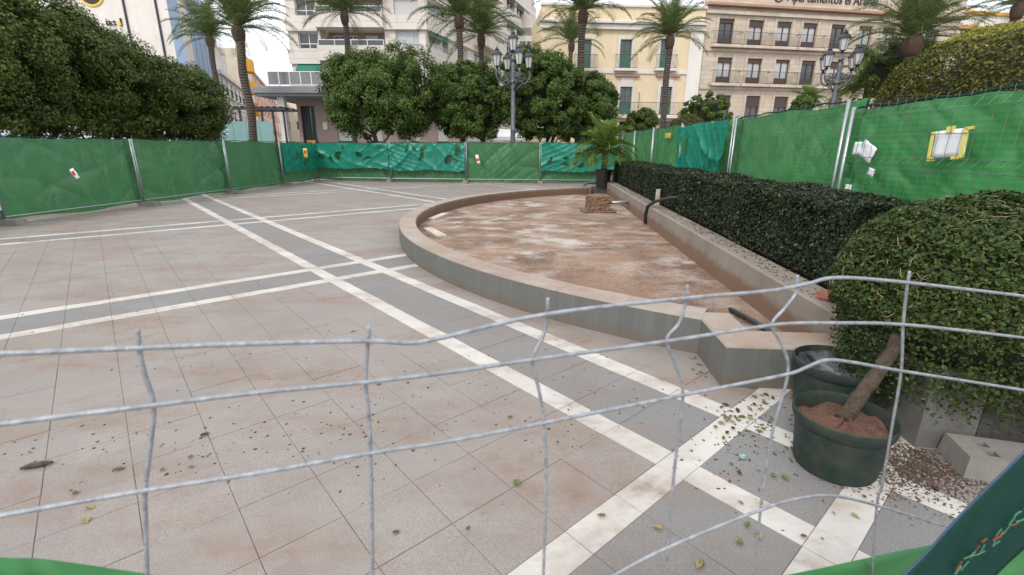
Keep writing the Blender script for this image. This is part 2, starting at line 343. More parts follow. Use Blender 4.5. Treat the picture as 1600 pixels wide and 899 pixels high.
M['f_yellow'] = facade_mat('yellow_render', (.70, .57, .39), (.64, .51, .34))
M['f_trim'] = facade_mat('pale_stucco_trim', (.66, .62, .57), (.56, .52, .47))
M['f_stone'] = facade_mat('warm_ashlar', (.62, .53, .43), (.54, .45, .36), (.95, .42))
M['f_terracotta'] = facade_mat('terracotta_cornice', (.40, .24, .17), (.33, .19, .13))
M['f_white'] = facade_mat('off_white_render', (.72, .68, .62), (.64, .60, .55))
M['f_oldwhite'] = facade_mat('old_white_plaster', (.66, .62, .57), (.46, .41, .37), None, .5)
M['f_blue'] = facade_mat('pale_blue_cladding', (.36, .47, .66), (.31, .41, .60), (1.2, 3.))
M['f_orange'] = facade_mat('orange_balcony', (.66, .33, .05), (.58, .28, .04))
M['f_pink'] = facade_mat('salmon_render', (.62, .33, .25), (.55, .28, .21))
M['f_cream'] = facade_mat('cream_render', (.66, .57, .46), (.58, .50, .40))
M['f_grey'] = facade_mat('grey_canopy', (.25, .255, .265), (.19, .195, .205))
M['hoard'] = facade_mat('teal_hoarding', (.22, .37, .36), (.19, .33, .32))
M['green_door'] = simple('green_shutter', (.05, .16, .10), (.04, .12, .08), 6, .5, .05)
M['brown_shutter'] = simple('brown_shutter', (.085, .048, .038), (.06, .036, .03), 6, .6, .1)
M['white_frame'] = simple('white_frame', (.74, .74, .73), (.66, .66, .65), 6, .5, .03)
M['awning'] = simple('green_awning', (.012, .17, .12), (.01, .13, .09), 6, .6, .1)
M['shutter_grey'] = simple('grey_roller_shutter', (.50, .49, .47), (.45, .44, .42), 6, .6, .05)
M['dark'] = simple('dark_interior', (.03, .028, .028), (.05, .045, .045), 2, .8, 0)
M['sign_black'] = simple('black_lettering', (.03, .03, .03), None, 8, .6, 0)
M['sign_yellow'] = simple('yellow_sign', (.80, .55, .04), None, 8, .5, 0)
M['blue_tarp'] = simple('blue_tarp', (.08, .30, .62), (.06, .24, .52), 3, .5, .1)

# ------------------------------------------------------------------ ground and paving
g = MB(); g.quad((-900, -300, -.03), (900, -300, -.03), (900, 1200, -.03), (-900, 1200, -.03)); gr = g.build('ground', M['ground']); tag(gr, kind='structure')
UB = [2.579, 8.75, 14.95, -3.6]; WB = [.728, 6.63, 12.88, 19.6, -5.2]; BW, SW = .464, .172
def band(v, cs):
    for c in cs:
        if abs(v-c) < BW: return c
    return None
CIR_S, CIR_T, CIR_R = 7.40, -2.62, 8.0
def in_basin(X, Y, mrg=0.):
    s, t = to_st(X, Y)
    if t < -.12-mrg and -1.0 < s: return True
    return (math.hypot(s-CIR_S, t-CIR_T) < CIR_R-.25-mrg and t > -.3) or (-.2 < s < 15 and 0 < t < .7)
def in_plaza(X, Y):
    if Y > 27.5 or Y < -.6 or X < -13.5 or X > 9: return False
    return not in_basin(X, Y)
def cuts(lo, hi, centers, step):
    """tile boundaries along one axis: band strips, band middle, field stones"""
    out = []; cs = sorted(c for c in centers if lo-1 < c < hi+1); cur = lo
    def fill(a, b):
        n = max(1, round((b-a)/step)); return [(a+(b-a)*i/n, a+(b-a)*(i+1)/n, 'f') for i in range(n)]
    for c in cs:
        if c-BW > cur: out += fill(cur, c-BW)
        out += [(c-BW, c-BW+SW, 'w'), (c-BW+SW, c+BW-SW, 'g'), (c+BW-SW, c+BW, 'w')]; cur = c+BW
    if cur < hi: out += fill(cur, hi)
    return out
UC = cuts(-9., 24., UB, .3713); WC = cuts(-4.6, 30., WB, .3713)
paving = MB(); paving.quad((-14, -.8, -.004), (9.2, -.8, -.004), (9.2, 28, -.004), (-14, 28, -.004))
paving = paving.build('plaza_paving', M['grout']); tag(paving, kind='structure')
cells = []
for (u0, u1, ku) in UC:
    for (w0, w1, kw) in WC:
        kind = 'white_tile' if 'w' in (ku, kw) else ('grey_tile' if 'g' in (ku, kw) else 'tile')
        uc, wc = (u0+u1)/2, (w0+w1)/2; X, Y = uw(uc, wc)
        if not in_plaza(X, Y): continue
        p = np.array([X, Y, -CAM_H]); z = p@FWD
        vis = False
        if z > .3:
            px, py = 800+FPX*(p@RGT)/z, 449.5-FPX*(p@UPV)/z; vis = -60 < px < 1660 and 200 < py < 1000
        cells.append((math.hypot(X, Y) if vis else 99+math.hypot(X, Y), kind, u0, u1, w0, w1, X, Y))
cells.sort(); GAP = .0014
tile_mesh = {}; counts = {}; rest = {k: MB() for k in ('tile', 'grey_tile', 'white_tile')}
PN = {'tile': 'paving_tile', 'grey_tile': 'grey_paving_slab', 'white_tile': 'white_marble_strip'}
for dist, kind, u0, u1, w0, w1, X, Y in cells:
    counts[kind] = counts.get(kind, 0)+1; a, b_ = (u1-u0)/2-GAP, (w1-w0)/2-GAP
    dz = random.uniform(-.0016, .0016); dr = random.uniform(-.004, .004)
    if counts[kind] <= (300 if kind == 'tile' else 200) and dist < 99:
        key = (kind, round(a, 3), round(b_, 3))
        if key not in tile_mesh: tile_mesh[key] = MB().box(-a, a, -b_, b_, -.03, 0, .0014).mesh(PN[kind])
        o = link(PN[kind], tile_mesh[key], M[kind], paving, (X, Y, dz), PA+dr)
    else:
        c4 = [uw((u0+u1)/2+sa*a, (w0+w1)/2+sb*b_) for sa, sb in ((-1, -1), (1, -1), (1, 1), (-1, 1))]
        rest[kind].quad(*[(x, y, dz) for x, y in c4])
for k, mb in rest.items():
    o = mb.build('far_'+PN[k], M[k], paving); tag(o, kind='stuff')

# ------------------------------------------------------------------ fountain basin
basin = empty('fountain_basin', (*st(7.4, 0), 0), WALL_ANG)      # local x along the hedge wall, local y towards the plaza
tag(basin, 'empty segment-shaped fountain basin with grey granite rim and red earth floor', 'fountain')
def bl(s, t): return (s-7.4, t)
arc_in = []; RI = CIR_R-.32
def arc(rad, a): return bl(CIR_S+rad*math.sin(a), CIR_T+rad*math.cos(a))
A_END = math.asin((CIR_S-.28)/CIR_R)*1.0
a_end = math.acos((.90-CIR_T)/CIR_R)
fl = [(-7.4-.05, .0), (7.4+.05, .0)]+[arc(RI+.08, a) for a in np.linspace(a_end-.02, -a_end+.02, 60)]
mb = MB(); mb.prism(fl, -.02, .08); mb.build('floor', M['basin_floor'], basin)
NS = 25
for i in range(NS):
    a0 = -a_end+2*a_end*i/NS; a1 = -a_end+2*a_end*(i+1)/NS; g_ = .0009/CIR_R; k = 5
    aa = np.linspace(a0+g_, a1-g_, k); V = []; c = .012; j = random.uniform(-.003, .003)
    for a in aa:
        for (rr_, zz) in ((CIR_R+j, 0), (CIR_R+j, .33-c), (CIR_R-c+j, .33), (RI+c, .33), (RI, .33-c), (RI+.01, .05)):
            x, y = arc(rr_, a); V.append((x, y, zz))
    F = []
    for q in range(k-1):
        for e in range(5): F.append((q*6+e, q*6+e+1, (q+1)*6+e+1, (q+1)*6+e))
    F += [tuple(range(6))[::-1], tuple((k-1)*6+e for e in range(6))]
    o = MB().add(V, F).build('rim_stone', M['curb'], basin); o.data.materials.append(M['wall'])
    for q in range(k-1): o.data.polygons[q*5+4].material_index = 1
for sg in (-1, 1):                                                   # squared ends of the rim
    s_in, s_out = 7.36+.0, 7.76
    xs = sorted((sg*7.43, sg*7.77)); xi = sorted((sg*7.02, sg*7.43))
    MB().box(xs[0], xs[1], .0, .9, 0, .33, .012).build('end_stone', M['curb'], basin)
    MB().box(min(sg*7.0, sg*7.425), max(sg*7.0, sg*7.425), .60, .9, 0, .329, .012).build('end_stone', M['curb'], basin)
wl = empty('planter_wall', (*st(7.4, 0), 0), WALL_ANG); tag(wl, 'long straight concrete planter wall with silt line below the dark hedge', 'wall')
for i in range(9):
    x0 = -8.45 if i == 0 else -7.79+15.94*(i-1)/8; x1 = (-7.79 if i == 0 else -7.79+15.94*i/8)-.004
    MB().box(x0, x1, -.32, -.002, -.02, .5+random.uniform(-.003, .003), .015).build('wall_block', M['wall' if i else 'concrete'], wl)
MB().box(-8.452, -8.13, -1.35, -.325, -.02, .43, .01).build('end_block', M['grime_shade'], wl)
bed = MB(); bed.prism([st(-1.0, -.33), st(22, -.33), st(22, -14), st(-1.0, -14)][::-1], -.02, .42); bed = bed.build('planting_bed', M['soil']); tag(bed, kind='structure')

# things left in the basin
bx, by = on(937, 333, .08)[:2]
blk = empty('concrete_plinth', (bx, by+.35, .08), R(4)); tag(blk, 'rough square concrete plinth crusted with red silt inside the basin', 'plinth')
mb = MB(); n = 9; V = []
def rough_box(sx, sy, sz, seed, amp=.015, nx=7):
    r_ = np.random.default_rng(seed); V = []; F = []
    idx = {}
    def vid(i, j, k):
        key = (i, j, k)
        if key not in idx:
            p = np.array([(i/nx-.5)*sx, (j/nx-.5)*sy, k/nx*sz]); p += r_.normal(0, amp, 3)*np.array([1, 1, .6 if k else 0]); idx[key] = len(V); V.append(tuple(p))
        return idx[key]
    for a in range(nx):
        for b in range(nx):
            F += [(vid(a, 0, b), vid(a+1, 0, b), vid(a+1, 0, b+1), vid(a, 0, b+1)), (vid(a+1, nx, b), vid(a, nx, b), vid(a, nx, b+1), vid(a+1, nx, b+1)),
                  (vid(0, a+1, b), vid(0, a, b), vid(0, a, b+1), vid(0, a+1, b+1)), (vid(nx, a, b), vid(nx, a+1, b), vid(nx, a+1, b+1), vid(nx, a, b+1)),
                  (vid(a, b, nx), vid(a+1, b, nx), vid(a+1, b+1, nx), vid(a, b+1, nx))]
    return V, F
M['crust'] = simple('silt_crust', (.27, .16, .10), (.14, .085, .06), 9, .95, .9, dist=.03, fine=40)
MB().add(*rough_box(.56, .5, .42, 3, .010, 10)).build('block', M['crust'], blk)
MB().add(*rough_box(.85, .7, .035, 4, .012)).build('footing', M['crust'], blk, (0, 0, 0))
pp = empty('water_pipe', (bx+.33, by+.42, .30), 0); tag(pp, 'short grey pipe joining the concrete plinth to the planter wall', 'pipe')
MB().tube([(0, 0, 0), (.3, .06, .0), (.62, .12, .01)], .045, 10).build('tube', M['galv'], pp, smooth=True)
MB().tube([(.60, .115, .01), (.66, .13, .01)], .07, 10).build('flange', M['iron'], pp)
for (q0, q1, lab) in (((662, 357), (688, 371), 'weathered wooden plank lying flat beside the curved basin rim'), ((668, 344), (694, 334), 'pale plank propped towards the far part of the curved rim')):
    a, b_ = on(*q0, .1), on(*q1, .1); L_ = float(np.linalg.norm(b_-a)); an = math.atan2(b_[1]-a[1], b_[0]-a[0]); L_ = min(L_, 1.0)
    mid = (a+b_)/2
    o = MB().box(-L_/2, L_/2, -.09, .09, 0, .05, .006).build('wooden_plank', M['plank'], None, (mid[0]+.06, mid[1], .081), an); tag(o, lab, 'plank')
hs = [st(7.05, .03)+(.10,), st(7.1, .04)+(.30,), st(7.0, .02)+(.5,), st(6.7, -.08)+(.64,), st(6.3, -.25)+(.75,), st(6.0, -.45)+(.80,)]
o = MB().tube(hs, .035, 8).build('drain_hose', M['black'], smooth=True); tag(o, 'dark flexible hose hanging over the planter wall out of the hedge', 'hose')
x, y = st(7.1, -.2); o = MB().box(-.045, .045, -.012, .012, 0, .36, .004).build('white_stake', M['plank'], None, (x, y, .5), R(10)); tag(o, 'small pale wooden stake standing on the wall beside the hose', 'stake')
pa = [st(.30, .16)+(.12,), st(.75, .22)+(.125,), st(1.15, .30)+(.11,)]
o = MB().tube(pa, .024, 8).build('loose_pipe', M['iron'], smooth=True); tag(o, 'dark loose pipe lying in the near corner of the basin', 'pipe')
for i, (s_, t_, z_, a_, lab) in enumerate(((.35, -.20, .502, 20, 'dark broken brick lying flat on the planter wall'), (.12, -.22, .502, 60, 'bright red broken brick at the end of the brick pile'), (.25, -.21, .57, 38, 'brick lying across two others on the planter wall'))):
    x, y = st(s_, t_); o = MB().add(*rough_box(.24, .11, .06, 20+i, .004, 4)).build('brick', M['brick'], None, (x, y, z_), R(a_)); tag(o, lab, 'brick')

# ------------------------------------------------------------------ foliage helpers
def leaves_mesh(name, P, Nrm, size, aspect=.5, jitter=.6, mat=None):
    """P points, Nrm preferred normals; one folded leaf (4 verts, 2 tris) each"""
    n = len(P); d = Nrm + rng.normal(0, jitter, (n, 3)); d /= np.linalg.norm(d, axis=1)[:, None]+1e-9
    a = np.cross(d, rng.normal(0, 1, (n, 3))); a /= np.linalg.norm(a, axis=1)[:, None]+1e-9
    b = np.cross(d, a); sz = (size*rng.uniform(.5, 1.35, n))[:, None]
    V = np.empty((n, 4, 3)); V[:, 0] = P-a*sz*.5; V[:, 1] = P+b*sz*aspect*.5-d*sz*.06; V[:, 2] = P+a*sz*.5-d*sz*.10; V[:, 3] = P-b*sz*aspect*.5-d*sz*.06
    F = np.arange(n*4).reshape(n, 4); m = fast_mesh(name, V.reshape(-1, 3), F); m.materials.append(mat); return m
def blob_field(n_clump, rad, seed, squash=1., low=-.75):
    r_ = np.random.default_rng(seed); out = []
    while len(out) < n_clump:
        v = r_.normal(0, 1, 3); v /= np.linalg.norm(v)
        if v[2] < low: continue
        k = r_.uniform(.62, 1.02)
        out.append((v*k*rad, v))
    return out
def make_tree(name, X, Y, width, height, base, seed, mat, label, cat='tree', group=None, leaf=.13, per=420, clumps=150, multi=2, core=True):
    r_ = np.random.default_rng(seed); root = empty(name, (X, Y, 0), r_.uniform(0, 6)); tag(root, label, cat, group)
    cz = (base+height)/2; hz = (height-base)/2; rad = np.array([width/2, width/2, hz])
    P = []; Q = []
    lobes = [(np.array([r_.uniform(-.15, .15)*width, r_.uniform(-.15, .15)*width, r_.uniform(-.08, .16)*hz]), r_.uniform(.72, .84)) for _ in range(4)]+[(np.zeros(3), .93)]*2
    for i in range(clumps):
        lc, lr = lobes[i % len(lobes)]
        v = r_.normal(0, 1, 3); v /= np.linalg.norm(v)
        if v[2] < -.85: v[2] *= -.5
        c = lc+v*rad*lr*r_.uniform(.84, 1.0); cr = r_.uniform(.28, .56)*max(.5, width/6.5)
        m_ = int(per*r_.uniform(.6, 1.3)); dv = r_.normal(0, 1, (m_, 3)); dv /= np.linalg.norm(dv, axis=1)[:, None]
        rr_ = cr*r_.uniform(.25, 1., m_)**.5
        pts = c+dv*rr_[:, None]*np.array([1, 1, .85]); P.append(pts); Q.append(dv*.8+v*.7+np.array([0, 0, .55]))
    P = np.concatenate(P); Q = np.concatenate(Q); P[:, 2] += cz
    ok = P[:, 2] > base-.25; P, Q = P[ok], Q[ok]
    link('crown', leaves_mesh('crown', P, Q, leaf, .5, .55, mat), None, root)
    if core:
        mb = MB(); V = []; na, nb = 20, 11
        for i in range(nb):
            ph = -math.pi/2+math.pi*(i+.5)/nb
            for k in range(na):
                th = 6.283*k/na; q = .52*(1+.10*math.sin(3*th+seed)+.08*math.sin(5*ph+seed)); V.append((q*rad[0]*math.cos(ph)*math.cos(th), q*rad[1]*math.cos(ph)*math.sin(th), cz+.10*hz+q*1.0*hz*math.sin(ph)))
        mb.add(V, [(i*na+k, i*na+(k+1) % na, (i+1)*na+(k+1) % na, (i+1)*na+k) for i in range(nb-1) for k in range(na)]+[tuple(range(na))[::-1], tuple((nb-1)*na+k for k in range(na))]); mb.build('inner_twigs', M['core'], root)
    nt_ = multi
    for k in range(nt_):
        an = r_.uniform(0, 6.28); mb = MB(); lean = .35 if nt_ > 1 else .08
        p0 = np.array([.12*math.cos(an), .12*math.sin(an), 0]); p1 = p0+np.array([lean*math.cos(an), lean*math.sin(an), base*.8]); p2 = p1+np.array([lean*2*math.cos(an), lean*2*math.sin(an), hz*.9])
        mb.tube([p0, (p0+p1)/2+r_.normal(0, .04, 3), p1, p2], [.17, .14, .12, .06], 8); mb.build('trunk', M['bark'], root, smooth=True)
        for q in range(4):
            b0 = p1+(p2-p1)*r_.uniform(0, .7); e = b0+np.array([r_.uniform(-1, 1)*width*.3, r_.uniform(-1, 1)*width*.3, hz*r_.uniform(.3, .8)])
            MB().tube([b0, (b0+e)/2+np.array([0, 0, -.1]), e], [.07, .05, .02], 6).build('limb', M['bark'], root)
    return root
# the row of trees behind the left fence, and the clipped trees beyond the far fence
row = 'row of dark trees behind the left fence'
for i, (px, Y, wd, h, lab) in enumerate((
        (-60, 15.5, 7.0, 7.6, 'tallest dark dense tree at the open end of the row behind the fence'),
        (50, 17.5, 6.8, 7.3, 'dark dense tree in front of the round advert on the cream wall'),
        (150, 20.0, 6.6, 6.5, 'dark dense tree below the lettering on the cream wall'),
        (255, 23.0, 6.0, 5.7, 'dark dense tree at the end of the row beside the blue facade'))):
    p = at(px, 222, Y); make_tree('broadleaf_tree', p[0], p[1], wd, h, 1.25, 40+i, M['tree_leaf2'], lab, group=row, clumps=340, per=310, leaf=.108)
mid = 'clipped trees beyond the far fence'
for i, (px, Y, wd, h, lab) in enumerate((
        (602, 29.5, 6.7, 7.2, 'round clipped orange tree in front of the concrete apartment block'),
        (738, 30.5, 4.7, 6.9, 'round clipped tree beside the lamp post, next to the twin palms'),
        (845, 29.5, 5.2, 7.4, 'bright green clipped tree right behind the grey lamp post'),
        (910, 31.5, 4.4, 6.6, 'clipped tree at the corner of the yellow building beside a palm'))):
    p = at(px, 222, Y); make_tree('orange_tree', p[0], p[1], wd, h, 1.6, 60+i, M['tree_leaf'], lab, group=mid, leaf=.13, per=230, clumps=480, multi=2)

# ------------------------------------------------------------------ palms
def frond_mesh(L_, elev, droop, seed, n=46, lw=.035, ll=.55, mat=None):
    r_ = np.random.default_rng(seed); pts = []; e = elev; p = np.zeros(3); seg = 22
    for i in range(seg+1):
        pts.append(p.copy()); p = p+np.array([math.cos(e), 0, math.sin(e)])*L_/seg; e -= droop/seg*(.5+1.2*i/seg)
    pts = np.array(pts); V = []; F = []
    def quad(a, b, c, d): k = len(V); V.extend([a, b, c, d]); F.append((k, k+1, k+2, k+3))
    for i in range(seg):
        w_ = .035*(1-i/seg)+.006; quad(pts[i]+[0, -w_, 0], pts[i]+[0, w_, 0], pts[i+1]+[0, w_*.9, 0], pts[i+1]+[0, -w_*.9, 0])
        quad(pts[i]+[0, 0, -w_], pts[i]+[0, 0, w_*.3], pts[i+1]+[0, 0, w_*.3], pts[i+1]+[0, 0, -w_])
    for j in range(n):
        f_ = .10+.90*j/n; k = f_*seg; i = min(int(k), seg-1); b0 = pts[i]+(pts[i+1]-pts[i])*(k-i); t_ = pts[i+1]-pts[i]; t_ /= np.linalg.norm(t_)
        up = np.array([-t_[2], 0, t_[0]]); lf = ll*(.45+.75*math.sin(math.pi*min(1, .12+f_*.86))) * r_.uniform(.85, 1.1)
        for sg in (-1, 1):
            d_ = t_*.62+np.array([0, sg*.85, 0])+up*r_.uniform(.1, .5); d_ /= np.linalg.norm(d_)
            mid_ = b0+d_*lf*.55; tip = b0+d_*lf+np.array([0, 0, -lf*r_.uniform(.12, .35)]); s_ = np.cross(d_, up); s_ /= np.linalg.norm(s_)+1e-9; s_ = (t_*.8+up*.4)*lw*.5
            quad(b0-s_*.6, b0+s_*.6, mid_+s_, mid_-s_); quad(mid_-s_, mid_+s_, tip+s_*.15, tip-s_*.15)
    m = fast_mesh('frond', np.array(V), np.array(F)); m.materials.append(mat); return m
FR = []
for k, (e, d_) in enumerate(((84, .5), (71, .8), (57, 1.05), (42, 1.25), (24, 1.3), (4, 1.15), (-18, .9))):
    FR.append([frond_mesh(3.5, R(e), d_, 100+k*2+q, 64, .040, .60, M['palm_leaf']) for q in range(2)])
def palm(px, py_crown, Y, tr, scale, label, group='tall date palms around the square', seed=0, thin=1.0, boss=1.0, lean=0.0):
    r_ = np.random.default_rng(seed); c = at(px, py_crown, Y); root = empty('palm_tree', (c[0], c[1], 0), 0); tag(root, label, 'palm tree', group)
    hgt = float(c[2]); n = 14; mb = MB()
    path = [np.array([lean*(i/n-1)+.05*math.sin(i*.9+seed), .05*math.cos(i*.7+seed), hgt*i/n]) for i in range(n+1)]; path[-1][:2] = 0
    mb.tube(path, [tr*.86*(1.25-.25*min(1, i/3.))*(1+.04*math.sin(i*2.1)) for i in range(n+1)], 14); mb.build('trunk', M['palm_trunk'], root, smooth=True)
    mb = MB(); prof = [(tr*.85, -.62*boss), (tr*1.2, -.42*boss), (tr*1.36, -.15*boss), (tr*1.3, .05), (tr*.7, .35), (.02, .5)]; mb.lathe(prof, 12, (0, 0, hgt)); mb.build('frond_base_boss', M['palm_boss'], root, smooth=True)
    cnt = [int(x*thin) for x in (6, 8, 8, 8, 6, 3, 1)]
    for k, nf in enumerate(cnt):
        for q in range(nf):
            fo = link('frond', FR[k][q % 2], None, root, (0, 0, hgt+.15), 6.283*(q+r_.uniform(-.3, .3))/max(1, nf)+k*.7); s_ = scale*1.02*r_.uniform(.85, 1.08); fo.scale = (s_, s_, s_*r_.uniform(.92, 1.05))
            fo.rotation_euler = (r_.uniform(-.15, .15), r_.uniform(-.1, .1), fo.rotation_euler[2])
palm(328, 62, 41, .24, .88, 'palm in front of the blue facade, behind the dark tree row', seed=1)
palm(372, 48, 30, .27, 1.0, 'tall palm beside the teal hoarding at the street mouth', seed=2)
palm(538, 24, 37, .22, 1.0, 'palm in front of the concrete block balconies', seed=3)
palm(717, 30, 36, .24, .98, 'taller palm of the pair by the apartment block corner', seed=4)
palm(752, 58, 40, .24, 1.0, 'shorter palm of the pair by the apartment block corner', seed=5, boss=1.3)
palm(893, 70, 46, .22, .90, 'slim far palm behind the palm at the yellow building corner', seed=6, thin=.8)
palm(911, 22, 33, .25, .92, 'tall palm at the left corner of the yellow building', seed=7)
palm(1047, 62, 35, .235, .84, 'palm standing before the yellow facade near the white pilaster', seed=8)
palm(1428, 66, 24, .29, .92, 'thick palm in front of the stone hotel beside the big clipped topiary', seed=9)
palm(1592, 12, 30, .26, .8, 'palm rising behind the big golden-topped topiary', seed=10)

# ------------------------------------------------------------------ hedge, topiary, shrubs
hd = empty('clipped_hedge', (*st(7.5, -.8), .42), WALL_ANG); tag(hd, 'long dark box-clipped hedge growing along the concrete planter wall', 'hedge')
def hedge_pts(n, x0, x1, y0, y1, z0, z1):
    P = []; Q = []
    bias = lambda k: x0+(x1-x0)*rng.uniform(0, 1, k)**1.75       # denser where it is seen close
    for (nn, face) in ((int(n*.46), 'f'), (int(n*.40), 't'), (int(n*.05), 'e'), (int(n*.09), 'b')):
        X_ = bias(nn); d_ = np.abs(rng.normal(0, .035, nn)); wob = .03*np.sin(X_*2.3)+.02*np.sin(X_*5.1)
        if face == 'f': p = np.stack([X_, y1-d_+wob+rng.normal(0, .015, nn), rng.uniform(z0, z1, nn)], 1); q = np.tile([0, 1, .35], (nn, 1))
        elif face == 't': p = np.stack([X_, rng.uniform(y0, y1, nn), z1-d_+wob*.7+rng.normal(0, .012, nn)], 1); q = np.tile([0, .1, 1], (nn, 1))
        elif face == 'e': p = np.stack([np.full(nn, x0)+d_, rng.uniform(y0, y1, nn), rng.uniform(z0, z1, nn)], 1); q = np.tile([-1, 0, .3], (nn, 1))
        else: p = np.stack([X_, y0+d_, rng.uniform(z0, z1, nn)], 1); q = np.tile([0, -1, .3], (nn, 1))
        P.append(p); Q.append(q)
    return np.concatenate(P), np.concatenate(Q)
HX0, HX1 = -7.1, 8.3
P, Q = hedge_pts(150000, HX0, HX1, -.47, .45, .10, .83)
link('foliage', leaves_mesh('foliage', P, Q.astype(float), .040, .62, .55, M['hedge_leaf']), None, hd)
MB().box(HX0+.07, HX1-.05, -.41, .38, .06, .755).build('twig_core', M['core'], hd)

def topiary(name, c, rx, ry, rz, n, leaf, mat, label, cat, seed, flat=2.0, top_mat=None, stem=True, low=-.6):
    root = empty(name, (c[0], c[1], 0)); tag(root, label, cat)
    v = rng.normal(0, 1, (n, 3)); v /= np.linalg.norm(v, axis=1)[:, None]; v = v[v[:, 2] > low]
    k = (np.abs(v)**flat).sum(1)**(-1/flat)                       # superellipsoid
    lump = 1.03+.018*np.sin(v[:, 0]*9+seed)+.018*np.sin(v[:, 1]*11)+.015*np.sin(v[:, 2]*13)
    p = v*k[:, None]*np.array([rx, ry, rz])*(lump-np.abs(rng.normal(0, .035, len(v))))[:, None]
    p[:, 2] += c[2]; ok = p[:, 2] > .02; p, v = p[ok], v[ok]
    if top_mat is not None:
        tp = p[:, 2] > c[2]+rz*.86
        link('golden_top', leaves_mesh('golden_top', p[tp], v[tp], leaf, .55, .6, top_mat), None, root); p, v = p[~tp], v[~tp]
    link('foliage', leaves_mesh('foliage', p, v+np.array([0, 0, .2]), leaf, .55, .6, mat), None, root)
    mb = MB(); prof = []
    for i in range(13):
        an = -math.pi/2+math.pi*i/12; zs_ = math.sin(an); zz = c[2]+rz*.91*zs_; rr_ = max(.01, .89*(rx+ry)/2*max(0., 1-abs(zs_)**flat)**(1/flat))
        if flat > 2.5: rr_ *= .97
        if zz > .03: prof.append((rr_, zz))
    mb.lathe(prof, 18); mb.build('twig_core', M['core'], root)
    if stem: MB().tube([(0, 0, 0), (.02, .01, max(.3, c[2]-rz*.5))], .08, 8).build('stem', M['bark'], root)
    return root
topiary('clipped_topiary', (10.6, 9.6, 1.75), 2.7, 2.6, 2.25, 150000, .066, M['topiary_leaf'], 'huge clipped topiary block yellowing on top behind the green fence', 'topiary', 1, 3.2, M['gold_leaf'])
c = at(1075, 186, 30); topiary('ball_shrub', (c[0], c[1], 2.35), 1.15, 1.15, 1.35, 14000, .085, M['topiary_leaf'], 'small golden ball shrub in front of the yellow building', 'shrub', 2)
def shrub(px, py, Y, r_, label, seed, mat):
    c = at(px, py, Y); z = max(.6, float(c[2])); make_tree('leafy_shrub', c[0], c[1], r_*2, z+r_*.9, max(.3, z-r_), seed, mat, label, 'shrub', None, .12, 160, 130, 1)
shrub(1104, 178, 33, 1.6, 'loose green shrub between the ball shrub and the stone hotel', 81, M['tree_leaf'])
shrub(1002, 192, 33, 1.0, 'small shrub under the long iron balcony of the yellow building', 82, M['tree_leaf2'])
shrub(1398, 112, 27, 2.1, 'dark shrubby tree behind the thick palm by the stone hotel', 83, M['tree_leaf2'])
shrub(1255, 165, 36, .8, 'tiny shrub in front of the stone hotel lower windows', 84, M['tree_leaf'])
FS = [frond_mesh(1.0, R(e), d_, 300+i, 34, .022, .3, M['small_palm_leaf']) for i, (e, d_) in enumerate(((80, .7), (62, 1.2), (40, 1.6), (15, 1.5), (-5, 1.)))]
def small_palm(name, c, zb, hgt, scale, label, seed, pot=False, dens=1.0):
    r_ = np.random.default_rng(seed); root = empty(name, (c[0], c[1], zb)); tag(root, label, 'palm')
    MB().tube([(0, 0, .0), (.03, .0, hgt*.5), (0, 0, hgt)], [.07*scale+.02, .06*scale+.02, .08*scale+.02], 9).build('trunk', M['palm_trunk'], root, smooth=True)
    for k in range(5):
        for q in range(int((6, 9, 11, 10, 6)[k]*dens)):
            fo = link('frond', FS[k], None, root, (0, 0, hgt), q*6.283/9+k*.6+r_.uniform(-.3, .3)); s_ = scale*r_.uniform(.8, 1.15); fo.scale = (s_, s_, s_)
    return root
px_, py_ = st(14.85, .14); zp = .332
pot = empty('palm_pot', (px_, py_, zp)); tag(pot, 'black round plant pot holding the small palm on the basin rim', 'plant pot')
MB().lathe([(.24, 0), (.30, .55), (.33, .56), (.33, .62), (.29, .62), (.28, .5), (.02, .5)], 20).build('shell', M['black'], pot, smooth=False)
MB().lathe([(.285, .51), (.15, .56), (.02, .58)], 16).build('soil', M['soil'], pot)
small_palm('potted_palm', (px_, py_), zp+.54, .75, 1.35, 'small feathery palm with yellowing fronds in the black pot', 5)
x, y = st(15.6, -.55); p2 = empty('empty_pot', (x, y, .42)); tag(p2, 'small dark pot half hidden behind the hedge end by the palm', 'plant pot')
MB().lathe([(.2, 0), (.26, .45), (.28, .46), (.28, .5), (.25, .5), (.24, .1), (.02, .1)], 18).build('shell', M['black'], p2)
c = at(1357, 135, 30); small_palm('fan_palm', c[:2], 0, float(c[2]), 2.2, 'low palm beside the lamp with five lanterns near the stone hotel', 6)
c = at(1262, 160, 37); small_palm('fan_palm', c[:2], 0, float(c[2]), 1.3, 'little palm below the lowest hotel windows', 7)
cb = [st(15.3, .9)+(.02,), st(15.2, 1.3)+(.05,), st(15.35, 1.9)+(.02,), st(15.1, 2.4)+(.03,)]
cb = [(x_, y_, z_+.33) for x_, y_, z_ in cb]
cb = [tuple(on(912, 290, .36)), tuple(on(920, 287, .40)), tuple(on(932, 288, .36)), tuple(on(942, 289, .36))]
o = MB().tube(cb, .022, 6).build('loose_cable', M['black']); tag(o, 'short dark cable lying on the rim beside the black palm pot', 'cable')

